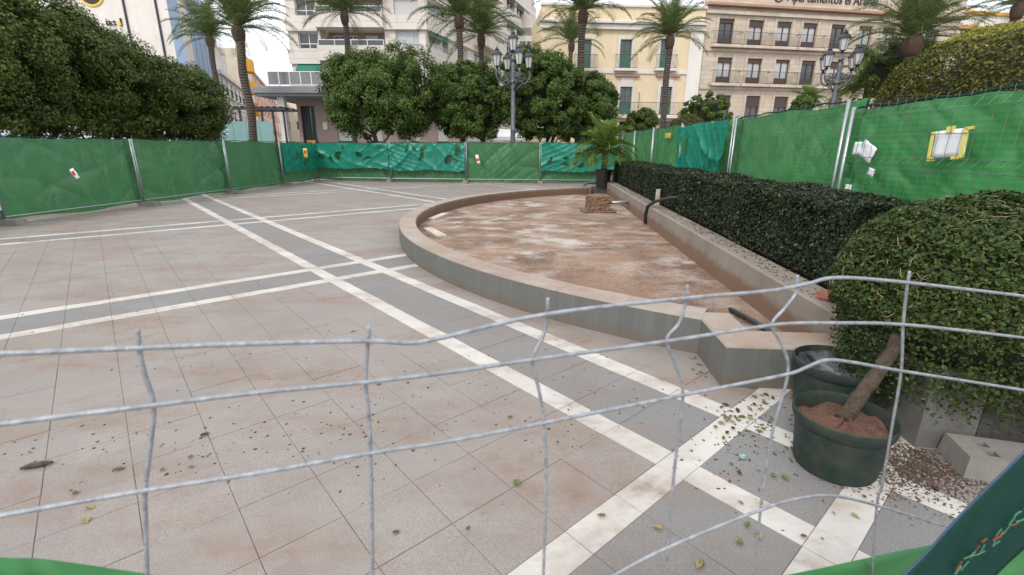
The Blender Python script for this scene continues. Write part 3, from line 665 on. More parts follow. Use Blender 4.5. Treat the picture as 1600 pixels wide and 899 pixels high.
# ------------------------------------------------------------------ big pots and the leaning round bush
def big_pot(X, Y, r_, h, name, label):
    p = empty(name, (X, Y, 0)); tag(p, label, 'plant pot')
    smooth_angle(MB().lathe([(r_*.80, 0.003), (r_*.83, .02), (r_*.93, h-.075), (r_*.96, h-.07), (r_*1.0, h-.045), (r_*1.02, h-.02), (r_*1.01, h-.004), (r_*.985, h), (r_*.955, h-.012), (r_*.93, h-.07), (r_*.88, h-.2)], 40).build('shell', M['pot'], p), 35)
    return p
p1 = big_pot(1.83, 2.29, .245, .335, 'green_pot', 'dark green plastic pot of red soil holding the leaning bush trunk')
r_ = np.random.default_rng(3); V = []; F = []; nr, na = 7, 28
for i in range(nr+1):
    for k in range(na):
        rr_ = .226*i/nr; V.append((rr_*math.cos(6.283*k/na), rr_*math.sin(6.283*k/na), .275+.02*math.sin(k*1.3+i)+r_.normal(0, .007)-.02*(i/nr)))
F = [(i*na+k, i*na+(k+1) % na, (i+1)*na+(k+1) % na, (i+1)*na+k) for i in range(nr) for k in range(na)]
link('soil', fast_mesh('soil', np.array(V), np.array(F)), M['red_soil'], p1)
p3 = big_pot(2.20, 2.90, .265, .36, 'liner_pot', 'empty green pot lined with crumpled black plastic behind the soil pot')
V = []
for i in range(nr+1):
    for k in range(na):
        rr_ = .245*i/nr; V.append((rr_*math.cos(6.283*k/na), rr_*math.sin(6.283*k/na), .26+.06*(i/nr)**3+r_.normal(0, .008)))
link('plastic_liner', fast_mesh('plastic_liner', np.array(V), np.array(F)), M['water'], p3, smooth=True)
MB().tube([(.12, .19, .33), (.15, .22, .39), (.20, .17, .40), (.22, .13, .33)], .008, 8).build('handle', M['black'], p3, smooth=True)
bush = empty('round_bush', (1.85, 2.32, .26)); tag(bush, 'big round green bush leaning on a bare trunk out of the front pot', 'bush')
BC = np.array([2.83, 2.80, .875]); org = np.array([1.85, 2.32, .26])
tp = [np.zeros(3), np.array([.14, .08, .12]), np.array([.30, .17, .27]), np.array([.44, .25, .44]), np.array([.70, .36, .60])]
tp2 = smooth_path(tp, 5); MB().tube([q+rng.normal(0, .004, 3) for q in tp2], [.042*(1-.25*i/len(tp2))*(1+.05*math.sin(i*1.9)) for i in range(len(tp2))], 12).build('trunk', M['pot_bark'], bush, smooth=True)
n = 90000; v = rng.normal(0, 1, (n, 3)); v /= np.linalg.norm(v, axis=1)[:, None]
lump = 1+.025*np.sin(v[:, 0]*7)+.025*np.sin(v[:, 1]*8+1)+.02*np.sin(v[:, 2]*9+2)+.02*np.sin(v[:, 0]*23+v[:, 2]*19)
depth = np.abs(rng.normal(0, .06, n)); P = v*np.array([.74, .66, .605])*(lump-depth)[:, None]+BC-org
P[:, 2] -= np.where(v[:, 2] < -.3, .26*rng.uniform(0, 1, n)**2, 0)
ok = (P[:, 2] > -.15) & (rng.uniform(0, 1, n) < np.where(v[:, 2] < -.2, .55, 1))
link('foliage', leaves_mesh('foliage', P[ok], (v+np.array([0, 0, .5]))[ok], .026, .6, .7, M['bush_leaf']), None, bush)
mb = MB(); mb.lathe([(.01, -.5), (.35, -.42), (.56, -.15), (.60, .08), (.48, .33), (.25, .46), (.01, .5)], 20, tuple(BC-org)); mb.build('twig_core', M['core'], bush, smooth=True)
mb = MB()
for i in range(900):
    v_ = rng.normal(0, 1, 3); v_ /= np.linalg.norm(v_)
    if v_[2] < -.3: continue
    a = BC-org+v_*np.array([.74, .66, .585])*rng.uniform(.93, 1.02); t_ = np.cross(v_, rng.normal(0, 1, 3)); t_ /= np.linalg.norm(t_); L_ = rng.uniform(.03, .10)
    mb.tube([a-t_*L_*.5, a+v_*.006+rng.normal(0, .008, 3), a+t_*L_*.5], [.0018, .0016, .0008], 4, False)
o = mb.build('dry_twigs', M['twig'], bush); tag(o, kind='stuff')
mb = MB()
for i in range(7):
    a = tp[4]+rng.normal(0, .02, 3); e = BC-org+rng.normal(0, .18, 3); mb = MB().tube([a, (a+e)/2+rng.normal(0, .04, 3), e], [.018, .012, .006], 6); mb.build('branch', M['pot_bark'], bush)
# pale concrete fence foot with lifting holes
ft = empty('fence_foot', (*st(-1.27, -.42), 0), WALL_ANG+R(78)); tag(ft, 'large pale concrete fence foot with holes lying by the planter end', 'fence foot')
def holed_block(L_, W_, h, holes, hs=.028):
    mb = MB(); xs = sorted({-L_/2, L_/2, *[x+d for x, y in holes for d in (-hs, hs)]}); ys = sorted({-W_/2, W_/2, *[y+d for x, y in holes for d in (-hs, hs)]})
    for i in range(len(xs)-1):
        for j in range(len(ys)-1):
            cx, cy = (xs[i]+xs[i+1])/2, (ys[j]+ys[j+1])/2
            if any(abs(cx-x) < hs*.9 and abs(cy-y) < hs*.9 for x, y in holes):
                x0, x1, y0, y1 = xs[i], xs[i+1], ys[j], ys[j+1]; z0 = h-.07
                mb.quad((x0, y0, z0), (x1, y0, z0), (x1, y1, z0), (x0, y1, z0))
                for a, b in (((x0, y0), (x1, y0)), ((x1, y0), (x1, y1)), ((x1, y1), (x0, y1)), ((x0, y1), (x0, y0))): mb.quad((*a, h), (*b, h), (*b, z0), (*a, z0))
            else: mb.quad((xs[i], ys[j], h), (xs[i+1], ys[j], h), (xs[i+1], ys[j+1], h), (xs[i], ys[j+1], h))
    e = .012
    for a, b in (((-1, -1), (1, -1)), ((1, -1), (1, 1)), ((1, 1), (-1, 1)), ((-1, 1), (-1, -1))):
        mb.quad((a[0]*L_/2, a[1]*W_/2, h), (b[0]*L_/2, b[1]*W_/2, h), (b[0]*(L_/2+e), b[1]*(W_/2+e), 0), (a[0]*(L_/2+e), a[1]*(W_/2+e), 0))
    return mb
holed_block(.66, .24, .13, [(-.2, -.04), (-.2, .05), (.2, -.04), (.2, .05)]).build('block', M['foot'], ft)

# ------------------------------------------------------------------ litter on the paving
leaf_vars = []
for k in range(5):
    V = []; L_ = .05+.008*k; r_ = np.random.default_rng(500+k)
    prof = [(-.5, 0), (-.25, .22), (.1, .25), (.5, 0)]; cur = r_.uniform(.2, .6)
    for fx, fy in prof: V.append((fx*L_, fy*L_, abs(fx)*L_*cur*.5+.001+fy*L_*.6))
    for fx, fy in prof[1:3]: V.append((fx*L_, -fy*L_, abs(fx)*L_*cur*.5+.001+fy*L_*.6))
    V += [(-.25*L_, 0, .001), (.1*L_, 0, .0015)]
    F = [(0, 6, 1), (1, 6, 7, 2), (2, 7, 3), (0, 4, 6), (4, 5, 7, 6), (5, 3, 7)]
    m = bpy.data.meshes.new('fallen_leaf'); m.from_pydata(V, [], F); m.update(); leaf_vars.append(m)
LM = [leaf_mat('fallen_leaf_%s' % n_, [(0, c_), (1, tuple(x*1.35 for x in c_))], .6, .1) for n_, c_ in (('brown', (.13, .07, .035)), ('olive', (.13, .115, .05)), ('yellow', (.24, .20, .09)), ('dark', (.05, .038, .028)), ('green', (.12, .13, .05)))]
def drop_leaf(X, Y, k, rz, s_=1., z=.004):
    s_ *= .62; m = leaf_vars[k % 5]
    if len(m.materials) == 0: m.materials.append(LM[k % 5])
    o = link('fallen_leaf', m, None, None, (X, Y, z), rz); o.scale = (s_, s_, s_)
    o.rotation_euler = (random.uniform(-.25, .25), random.uniform(-.2, .2), rz)
    cn = ('brown', 'olive', 'yellowish', 'blackened', 'greenish')[k % 5]; d_p = min(math.hypot(X-1.83, Y-2.29), math.hypot(X-2.2, Y-2.9)); d_c = abs(math.hypot(X-1.5, Y-3.5))
    wh = 'on the paving close beside the green pots' if d_p < .55 else ('near the squared basin corner' if d_c < .8 else ('in front of the green pots' if X > .9 else 'on the open pink paving'))
    tag(o, 'small %s fallen leaf lying %s' % (cn, wh), 'leaf', '%s fallen leaves %s' % (cn, wh))
spots = [(1135, 645, 28, 26, 9), (1160, 660, 45, 32, 14), (1190, 632, 35, 32, 10), (1085, 560, 14, 14, 8), (1105, 585, 16, 13, 6), (1180, 745, 60, 60, 9), (1130, 850, 70, 70, 3), (1230, 700, 40, 80, 8), (1420, 735, 60, 60, 12), (1260, 800, 60, 40, 4), (700, 690, 330, 140, 6), (250, 720, 240, 110, 5), (1150, 655, 40, 22, 16), (1195, 628, 22, 16, 10)]
for (cx, cy, sx, sy, n_) in spots:
    for i in range(n_):
        q = on(cx+random.gauss(0, sx*.5), min(895, max(450, cy+random.gauss(0, sy*.5))))
        if in_basin(q[0], q[1], -.35): continue
        s_, t_ = to_st(q[0], q[1])
        if -.42 < s_ < .4 and t_ < .93: continue
        if t_ < 0.02 and s_ > -1.1: continue
        drop_leaf(q[0], q[1], random.choice((0, 0, 1, 1, 2, 3, 4)), random.uniform(0, 6.28), random.uniform(.6, 1.25))
for px, py, k in ((135, 815, 2), (185, 735, 4), (118, 772, 1), (140, 795, 2), (1168, 822, 1), (1028, 826, 2), (940, 808, 1), (1092, 884, 2), (808, 756, 4), (1255, 840, 0), (1185, 838, 2)):
    q = on(px, py); drop_leaf(q[0], q[1], k, random.uniform(0, 6.28), 1.3)
q = on(57, 731); o = MB().tube([(-.065, 0, .016), (-.02, .004, .018), (.03, -.003, .018), (.07, .002, .014)], [.007, .016, .017, .006], 7).build('bark_piece', M['bark'], None, (q[0], q[1], 0), R(28)); tag(o, 'brown lump of bark lying on the pink paving', 'bark')
q = on(1160, 716); o = MB().add(*[(lambda m: (m.v, m.f))(MB().lathe([(.008, 0), (.018, .004), (.02, .011), (.012, .018), (.004, .015)], 9))][0]).build('crushed_wrapper', simple('teal_foil', (.04, .22, .19), (.5, .55, .55), 40, .25, .5), None, (q[0], q[1], .002)); tag(o, 'small crumpled teal and silver wrapper on the grey paving', 'wrapper')
# crumbs of earth, uncountable
def crumbs(name, n_, gen, smin, smax, mat, parent=None):
    V = []; F = []
    base = np.array([(1, 0, 0), (-1, 0, 0), (0, 1, 0), (0, -1, 0), (0, 0, 1), (0, 0, -.3)], float); tri = [(0, 2, 4), (2, 1, 4), (1, 3, 4), (3, 0, 4), (2, 0, 5), (1, 2, 5), (3, 1, 5), (0, 3, 5)]
    for i in range(n_):
        q = gen()
        if q is None: continue
        s_ = random.uniform(smin, smax)*np.array([random.uniform(.6, 1.5), random.uniform(.6, 1.5), random.uniform(.35, .8)]); b = len(V)
        V += [tuple(np.array(q)+p*s_+rng.normal(0, smin*.25, 3)) for p in base]; F += [tuple(x+b for x in t_) for t_ in tri]
    o = link(name, fast_mesh(name, np.array(V), np.array(F)), mat, parent); tag(o, kind='stuff'); return o
def gen_plaza():
    for _ in range(9):
        cx, cy, sx, sy = random.choice(((260, 690, 300, 60), (480, 680, 160, 60), (700, 620, 200, 100), (500, 560, 350, 80), (1150, 690, 90, 70), (1190, 660, 60, 40), (300, 420, 300, 60), (900, 640, 200, 90)))
        px, py = random.gauss(cx, sx*.6), random.gauss(cy, sy*.6)
        if py < 300 or py > 890: continue
        q = on(px, py)
        if in_basin(q[0], q[1], -.6): continue
        s_, t_ = to_st(q[0], q[1])
        if -.42 < s_ < .5 and t_ < .95: continue
        return q
    return None
tag(crumbs('earth_crumbs', 620, gen_plaza, .003, .011, M['soil']), 'loose crumbs of dark earth scattered over the paving', 'earth')
def gen_pile():
    s_, t_ = random.gauss(-1.22, .16), random.gauss(.16, .22)
    if s_ > -1.07 and t_ < .02: return None
    X, Y = st(s_, t_); return np.array([X, Y, .004])
tag(crumbs('spilled_soil', 4200, gen_pile, .002, .0075, M['soil']), 'dark soil spilled over white marble beside the front pot', 'soil')
def gen_ledge():
    X, Y = st(random.uniform(-.9, 13), -random.uniform(.05, .33)); return np.array([X, Y, .503])
tag(crumbs('ledge_soil', 1100, gen_ledge, .004, .016, M['soil']), 'strip of loose soil and leaf litter on top of the planter wall', 'soil')
def gen_basin():
    s_ = random.uniform(.5, 14); t_ = random.uniform(.2, 5)
    if math.hypot(s_-CIR_S, t_-CIR_T) > 7.5: return None
    X, Y = st(s_, t_); return np.array([X, Y, .082])
tag(crumbs('basin_gravel', 2200, gen_basin, .003, .009, M['crust']), 'fine gravel and silt crumbs strewn over the basin floor', 'gravel')

# ------------------------------------------------------------------ construction fence
def sheet(name, L_, z0, z1, mat, parent, seed, nx=110, nz=50, amp=.05, diag=1., yoff=0., ragged=0., x0=0., holes=0):
    r_ = np.random.default_rng(seed); xs = np.linspace(x0, x0+L_, nx+1); zs = np.linspace(0, 1, nz+1); X_, Z_ = np.meshgrid(xs, zs)
    Yd = np.zeros_like(X_)
    for k in range(11):
        an = r_.uniform(-1.2, 1.2)*diag; fr = r_.uniform(1.2, 3.2) if k < 5 else r_.uniform(4, 10); ph = r_.uniform(0, 6.28); s_ = np.sin((X_*math.cos(an)+Z_*(z1-z0)*math.sin(an)*1.6)*fr+ph+.6*np.sin(X_*1.7+ph))
        Yd += (1-np.abs(s_))**2.6*amp*r_.uniform(.35, .9)*(1. if k < 5 else .35)*(.5+.5*np.sin(X_*r_.uniform(.8, 2)+ph*2))*(1 if yoff > 0 else -1)*(1 if r_.uniform() > .25 else -.3)
    Yd += .02*np.sin(X_*2.1+seed)
    top = z1+.018*np.sin(xs*2.7+seed)-.02*np.abs(np.sin(xs*math.pi/L_*2)); bot = z0+.03*np.sin(xs*2.2+seed*2)+ragged*(np.abs(np.sin(xs*3.1+seed))+.5*np.abs(np.sin(xs*7.7)))
    Zr = bot[None, :]+(top-bot)[None, :]*Z_
    V = np.stack([X_, Yd+yoff, Zr], -1).reshape(-1, 3); hl = [(r_.uniform(.08, .92)*nx, r_.uniform(.2, .95)*nz, r_.uniform(1.2, 5.5), r_.uniform(2., 9.), r_.uniform(-.6, .6)) for _ in range(holes)]
    cut = lambda i, j: any(((i-a)+(j-b)*e)**2/c**2+(j-b)**2/d**2 < 1 for a, b, c, d, e in hl)
    F = [(j*(nx+1)+i, j*(nx+1)+i+1, (j+1)*(nx+1)+i+1, (j+1)*(nx+1)+i) for j in range(nz) for i in range(nx) if not (holes and cut(i, j))]
    o = link(name, fast_mesh(name, V, np.array(F)), mat, parent, smooth=True); return o
def fence_panel(p0, p1, zb, h, label, seed, net='net', teal=None, wires=True, side=-1, dense=False, h1=None):
    """side: -1/+1 local y on which the netting hangs"""
    p0 = np.array(p0[:2]); p1 = np.array(p1[:2]); L_ = float(np.linalg.norm(p1-p0)); an = math.atan2(p1[1]-p0[1], p1[0]-p0[0])
    root = empty('netted_fence', (p0[0], p0[1], zb), an); tag(root, label, 'fence', 'green netted construction fence panels')
    for x in (.035, L_-.035): MB().tube([(x, 0, .03), (x, 0, h)], .021, 10).build('post', M['galv'], root, smooth=True)
    MB().tube([(.03, 0, .16), (L_-.03, 0, .16)], .012, 6).build('bottom_rail', M['galv'], root)
    mb = MB()
    zs = [.2, .5, .62, .95, 1.25, 1.37, 1.62, 1.86, 1.95]
    for z in zs: mb.tube([(.04, 0, z*h/2), (L_-.04, 0, z*h/2)], .0028, 4, False)
    st_ = .13 if dense else .2
    for k in range(1, int(L_/st_)):
        x = k*st_; kz = [.16, .5, .56, .62, 1.25, 1.31, 1.37, 1.80, 1.86, 1.95, 2.02]; ky = [0, 0, .04, 0, 0, .04, 0, 0, .045, 0, 0]
        mb.tube([(x+(.02 if y_ else 0), y_*-side, z*h/2) for z, y_ in zip(kz, ky)], .0026, 4, False)
    o = mb.build('wire_grid', M['wire_thin'], root); o['kind'] = 'stuff'
    sheet('netting', L_+.24, .05, h-.01, M[net], root, seed, amp=.06 if dense else .10, yoff=side*.11, x0=-.12)
    MB().tube([(.02+(L_-.04)*i/16, side*.07+.01*math.sin(i*2.+seed), h-.005+.014*math.sin(i*1.7+seed)) for i in range(17)], .012, 5).build('top_hem', M['teal_dark'], root)
    if teal: sheet('teal_tarp', L_*(teal[1]-teal[0])-.06, teal[2], h-.05, M['teal'], root, seed+50, amp=.10, yoff=-side*.11, ragged=.03, holes=9, x0=L_*teal[0]+.03)
    return root
LF = [(-11.95, 6.95), (-11.53, 10.67), (-11.14, 14.38), (-10.77, 18.35), (-10.6, 22.35), (-10.5, 26.0), (-6.35, 25.3), (-2.36, 24.75), (1.41, 24.5), (5.35, 24.3)]
labs = ['green netted fence panel beyond the taped post at the open end', 'wide green netted panel carrying a torn red and white tape scrap', 'green netted panel in front of the dark tree row, plain and creased',
        'green netted panel standing where the twin white paving lines end', 'narrow netted panel with teal tarp and a yellow notice at the corner', 'panel with ragged teal tarp patched with yellow below the apartment block', 'teal tarp panel with leaf-shaped tears below the round clipped tree',
        'plain green panel with diagonal creases below the lamp post', 'teal tarp panel partly hidden by the small potted palm']
for i in range(9):
    teal = {4: (0, 1, .55), 5: (0, 1, .62), 6: (0, 1, .55), 8: (0, 1, .55)}.get(i)
    fence_panel(LF[i], LF[i+1], .02, 1.9+.012*i, labs[i], 200+i, 'net', teal, side=1)
RS = [(-1.02, 2.66), (2.66, 6.34), (6.34, 10.1), (10.1, 13.8), (13.8, 17.5), (17.5, 20.9)]
rl = ['bright green netted panel with the taped white paper notice', 'bright green netted panel of fine weave between double grey posts', 'teal tarp panel with a yellow strip notice behind the hedge', 'green netted panel with a small yellow sticker behind the hedge', 'far green netted panel behind the small potted palm', 'last green netted panel of the raised row meeting the far fence']
for i, (a, b_) in enumerate(RS):
    h = (1.80, 1.90, 1.93, 1.98, 2.02, 2.04)[i]
    fence_panel(st(a+.03, -1.38), st(b_-.03, -1.38), .40, h, rl[i], 240+i, 'net_bright', (0, 1, .1) if i == 2 else None, side=-1, dense=i < 2)
# concrete feet
fg = 'concrete feet of the construction fence'
def foot(X, Y, an, label, z=0.):
    r_ = empty('fence_foot', (X, Y, z), an); tag(r_, label, 'fence foot', fg); holed_block(.62, .22, .13, [(-.18, 0), (.18, 0)], .025).build('block', M['foot'], r_)
for i, p in enumerate(LF[1:9]):
    an = math.atan2(LF[i+2][1]-LF[i][1], LF[i+2][0]-LF[i][0])
    foot(p[0]+(.12 if i < 4 else 0), p[1]-(0 if i < 4 else .1), an+R(90), 'pale concrete fence foot '+('under the post tied with red tape', 'between the torn-tape panel and the creased plain panel', 'beside the end of the twin white paving lines', 'where the teal corner panel begins', 'at the far fence corner post', 'between the two ragged teal panels', 'between teal panel and plain creased panel', 'between plain creased panel and potted palm')[i])
# paper, tape and stickers on the fence
def on_right(px, py, t=-1.395):
    d = ray(px, py); o_ = OV+NV*t; k = float(o_@NV)/float(d[:2]@NV); X = d*k; return np.array([X[0], X[1], X[2]+CAM_H])
def sticker(name, px0, py0, px1, py1, mat, label, cat, where='r', tilt=0., crumple=.004):
    if where == 'r': a, b_ = on_right(px0, py0), on_right(px1, py1)
    else: a, b_ = at(px0, py0, where), at(px1, py1, where)
    c = (a+b_)/2; wd = max(.03, float(np.linalg.norm((b_-a)[:2]))); hh = abs(float(b_[2]-a[2])); rz = WALL_ANG+math.pi if where == 'r' else 0.
    n = 5; V = []; r_ = np.random.default_rng(int(px0)); 
    for j in range(n+1):
        for i in range(n+1): V.append(((i/n-.5)*wd, r_.normal(0, crumple), (j/n-.5)*hh))
    F = [(j*(n+1)+i, j*(n+1)+i+1, (j+1)*(n+1)+i+1, (j+1)*(n+1)+i) for j in range(n) for i in range(n)]
    o = link(name, fast_mesh(name, np.array(V), np.array(F)), mat, None, tuple(c), rz); o.rotation_euler = (0, tilt, rz)
    sm = o.modifiers.new('thickness', 'SOLIDIFY'); sm.thickness = .002
    tag(o, label, cat); return o, wd, hh
pn, wd, hh = sticker('paper_notice', 1459, 204, 1503, 247, M['paper'], 'blank white paper notice taped to the bright green netting', 'notice', tilt=R(-4), crumple=.003)
for nm, x0, x1, z0, z1 in (('tape', -.5, -.40, -.5, .5), ('tape', .40, .5, -.55, .5), ('tape', -.08, .12, .40, .62), ('tape', -.5, -.3, -.6, -.46), ('tape', .2, .42, -.58, -.47), ('tape', .42, .62, .42, .52)):
    MB().box(x0*wd, x1*wd, .006, .009, z0*hh, z1*hh).build(nm, M['tape'], pn); MB().box(x0*wd, x1*wd, -.010, -.007, z0*hh, z1*hh).build(nm, M['tape'], pn)
mb = MB()
sticker('torn_paper', 1335, 222, 1343, 242, M['paper'], 'narrow torn strip of white paper beside the double grey posts', 'paper', crumple=.003)
sticker('torn_paper', 1347, 224, 1364, 250, M['paper'], 'largest torn scrap of white poster left on the netting', 'paper', tilt=R(25), crumple=.006)
sticker('torn_paper', 1357, 263, 1365, 276, M['paper'], 'small folded paper scrap below the largest torn poster', 'paper', tilt=R(12), crumple=.003)
sticker('torn_paper', 1321, 288, 1329, 297, M['paper'], 'paper scrap stuck low at the foot of the double posts', 'paper', crumple=.003)
sticker('strip_notice', 1078, 216, 1085, 246, M['notice'], 'upright yellow strip notice on the teal tarp', 'notice', tilt=R(3))
sticker('yellow_sticker', 1039, 209, 1047, 216, M['notice'], 'small square yellow sticker on the green netting behind the hedge', 'sticker')
o, wd, hh = sticker('yellow_notice', 473, 232, 481, 247, M['notice'], 'yellow notice with a red mark on the corner teal panel', 'notice', 23.8)
MB().box(-.3*wd, .3*wd, -.012, -.008, -.05*hh, .3*hh).build('red_mark', M['red_mark'], o)
o, wd, hh = sticker('tape_scrap', 111, 263, 122, 280, M['paper'], 'torn red and white tape scrap on the wide left panel', 'tape', 12.1, tilt=R(-25), crumple=.01)
MB().box(-.4*wd, .3*wd, -.02, -.016, -.1*hh, .25*hh).build('red_mark', M['red_mark'], o)
o, wd, hh = sticker('tape_scrap', 744, 242, 749, 256, M['paper'], 'red and white tape scrap on the plain creased far panel', 'tape', 24.4, tilt=R(-15))
MB().box(-.5*wd, .5*wd, -.02, -.016, -.2*hh, .1*hh).build('red_mark', M['red_mark'], o)
tb = empty('barrier_tape', (-11.43, 10.6, .35)); tag(tb, 'red and white barrier tape tied round the post at the open end', 'tape')
for k in range(4): MB().box(-.045, .045, -.05, -.044, k*.17, k*.17+.168).build('stripe', M['red_mark' if k % 2 else 'paper'], tb)

# ------------------------------------------------------------------ near fence the photograph was taken over (bent mesh)
SP = .17
def axial(px, py, z): d = ray(px, py); return d*z                # relative to the lens
za, zb = 2.146*SP, (2.146+5*.309)*SP
pa_, pb_ = axial(240, 632, za), axial(1410, 508, zb)
fd = (pb_-pa_)[:2]; fd /= np.linalg.norm(fd); fn = np.array([-fd[1], fd[0]])
def onf(px, py, off=0.):
    d = ray(px, py); k = (float(pa_[:2]@fn)+off)/float(d[:2]@fn); return np.array([d[0]*k, d[1]*k, CAM_H+d[2]*k])
near = empty('bent_mesh_fence', (float(pa_[0]), float(pa_[1]), 0)); tag(near, 'bent galvanised wire mesh fence panel with open wire ends over a sagging green net', 'fence')
n0 = np.array(near.location)
def wire(name, px, rad, off=0.):
    pts = smooth_path([onf(x, y, off)-n0 for x, y in px]); MB().tube(pts, rad, 10).build(name, M['wire'], near, smooth=True)
for px in ([(-70, 556), (0, 553), (217, 544), (400, 537), (575, 533), (640, 536), (690, 528), (855, 491), (1073, 466), (1200, 455), (1260, 444), (1310, 434), (1420, 442), (1600, 463), (1680, 474)],
           [(-70, 672), (0, 663), (235, 634), (400, 614), (575, 597), (700, 582), (835, 562), (1045, 533), (1180, 512), (1230, 506), (1300, 505), (1420, 508), (1600, 528), (1680, 538)],
           [(-70, 818), (0, 806), (230, 766), (400, 740), (580, 708), (700, 690), (850, 661), (1065, 618), (1225, 586), (1258, 575), (1290, 563), (1330, 566), (1410, 580), (1600, 610), (1680, 625)],
           [(860, 960), (960, 899), (1045, 855), (1180, 800), (1240, 781), (1300, 775), (1370, 790), (1470, 820), (1560, 845)]):
    wire('horizontal_wire', px, .0021)
for px in ([(215, 515), (218, 548), (226, 585), (240, 632), (236, 690), (227, 766), (228, 830), (232, 960)], [(577, 508), (573, 560), (571, 597), (576, 650), (579, 708), (581, 800), (583, 960)],
           [(856, 466), (855, 492), (849, 525), (832, 562), (842, 610), (850, 661), (853, 760), (847, 960)], [(1074, 446), (1072, 470), (1061, 505), (1042, 531), (1055, 570), (1067, 618), (1051, 760), (1036, 960)],
           [(1246, 430), (1243, 458), (1226, 482), (1206, 508), (1222, 540), (1231, 584), (1206, 680), (1188, 800), (1172, 960)], [(1421, 424), (1416, 460), (1411, 508), (1408, 580), (1395, 660), (1380, 750), (1370, 790), (1362, 900)]):
    wire('vertical_wire', px, .0018, .0037)
def cloth(name, edge, drop, mat, off, seed, amp=.012):
    pts = smooth_path([onf(x, y, off)-n0 for x, y in edge], 8); r_ = np.random.default_rng(seed); V = []; nz = 14; n = len(pts)
    for j in range(nz+1):
        for i, p in enumerate(pts):
            q = p.copy(); f_ = j/nz; q[2] -= drop*f_; w_ = (amp*math.sin(i*.45+seed+f_*3)+amp*.5*math.sin(i*.9+f_*7))*min(1, f_*3); q[0] += fn[0]*w_; q[1] += fn[1]*w_; V.append(q)
    F = [(j*n+i, j*n+i+1, (j+1)*n+i+1, (j+1)*n+i) for j in range(nz) for i in range(n-1)]
    o = link(name, fast_mesh(name, np.array(V), np.array(F)), mat, near, smooth=True); sm = o.modifiers.new('thickness', 'SOLIDIFY'); sm.thickness = .0015; return o
cloth('sagging_net', [(-120, 860), (0, 871), (60, 873), (130, 882), (230, 897), (420, 925), (700, 960), (1000, 950), (1215, 902), (1300, 884), (1400, 862), (1470, 846), (1560, 800), (1700, 720)], .35, M['net_bright'], .012, 1, .008)
fl_e = [(1385, 925), (1440, 872), (1500, 806), (1560, 746), (1610, 697), (1720, 590)]
cloth('folded_hem', fl_e, .22, M['teal_dark'], -.13, 4, .003)
pts = smooth_path([onf(x, y, -.131)-n0 for x, y in fl_e], 6); MB().tube(pts, .0013, 6).build('blue_edge', M['blue_edge'], near, smooth=True)
for k in range(18):
    t_ = k/17; x, y = 1498+t_*112+random.uniform(-7, 7), 892-t_*102+random.uniform(-7, 7); L_ = random.uniform(5, 15); an = random.uniform(.3, 1.1)
    a = onf(x-L_*math.cos(an), y+L_*math.sin(an), -.136)-n0; b_ = onf(x+L_*math.cos(an), y-L_*math.sin(an), -.137)-n0
    MB().tube([a, (a+b_)/2+rng.normal(0, .0008, 3), b_], random.uniform(.0005, .0012), 5).build('thread', M['orange_thread' if k % 3 == 1 else 'thread'], near)

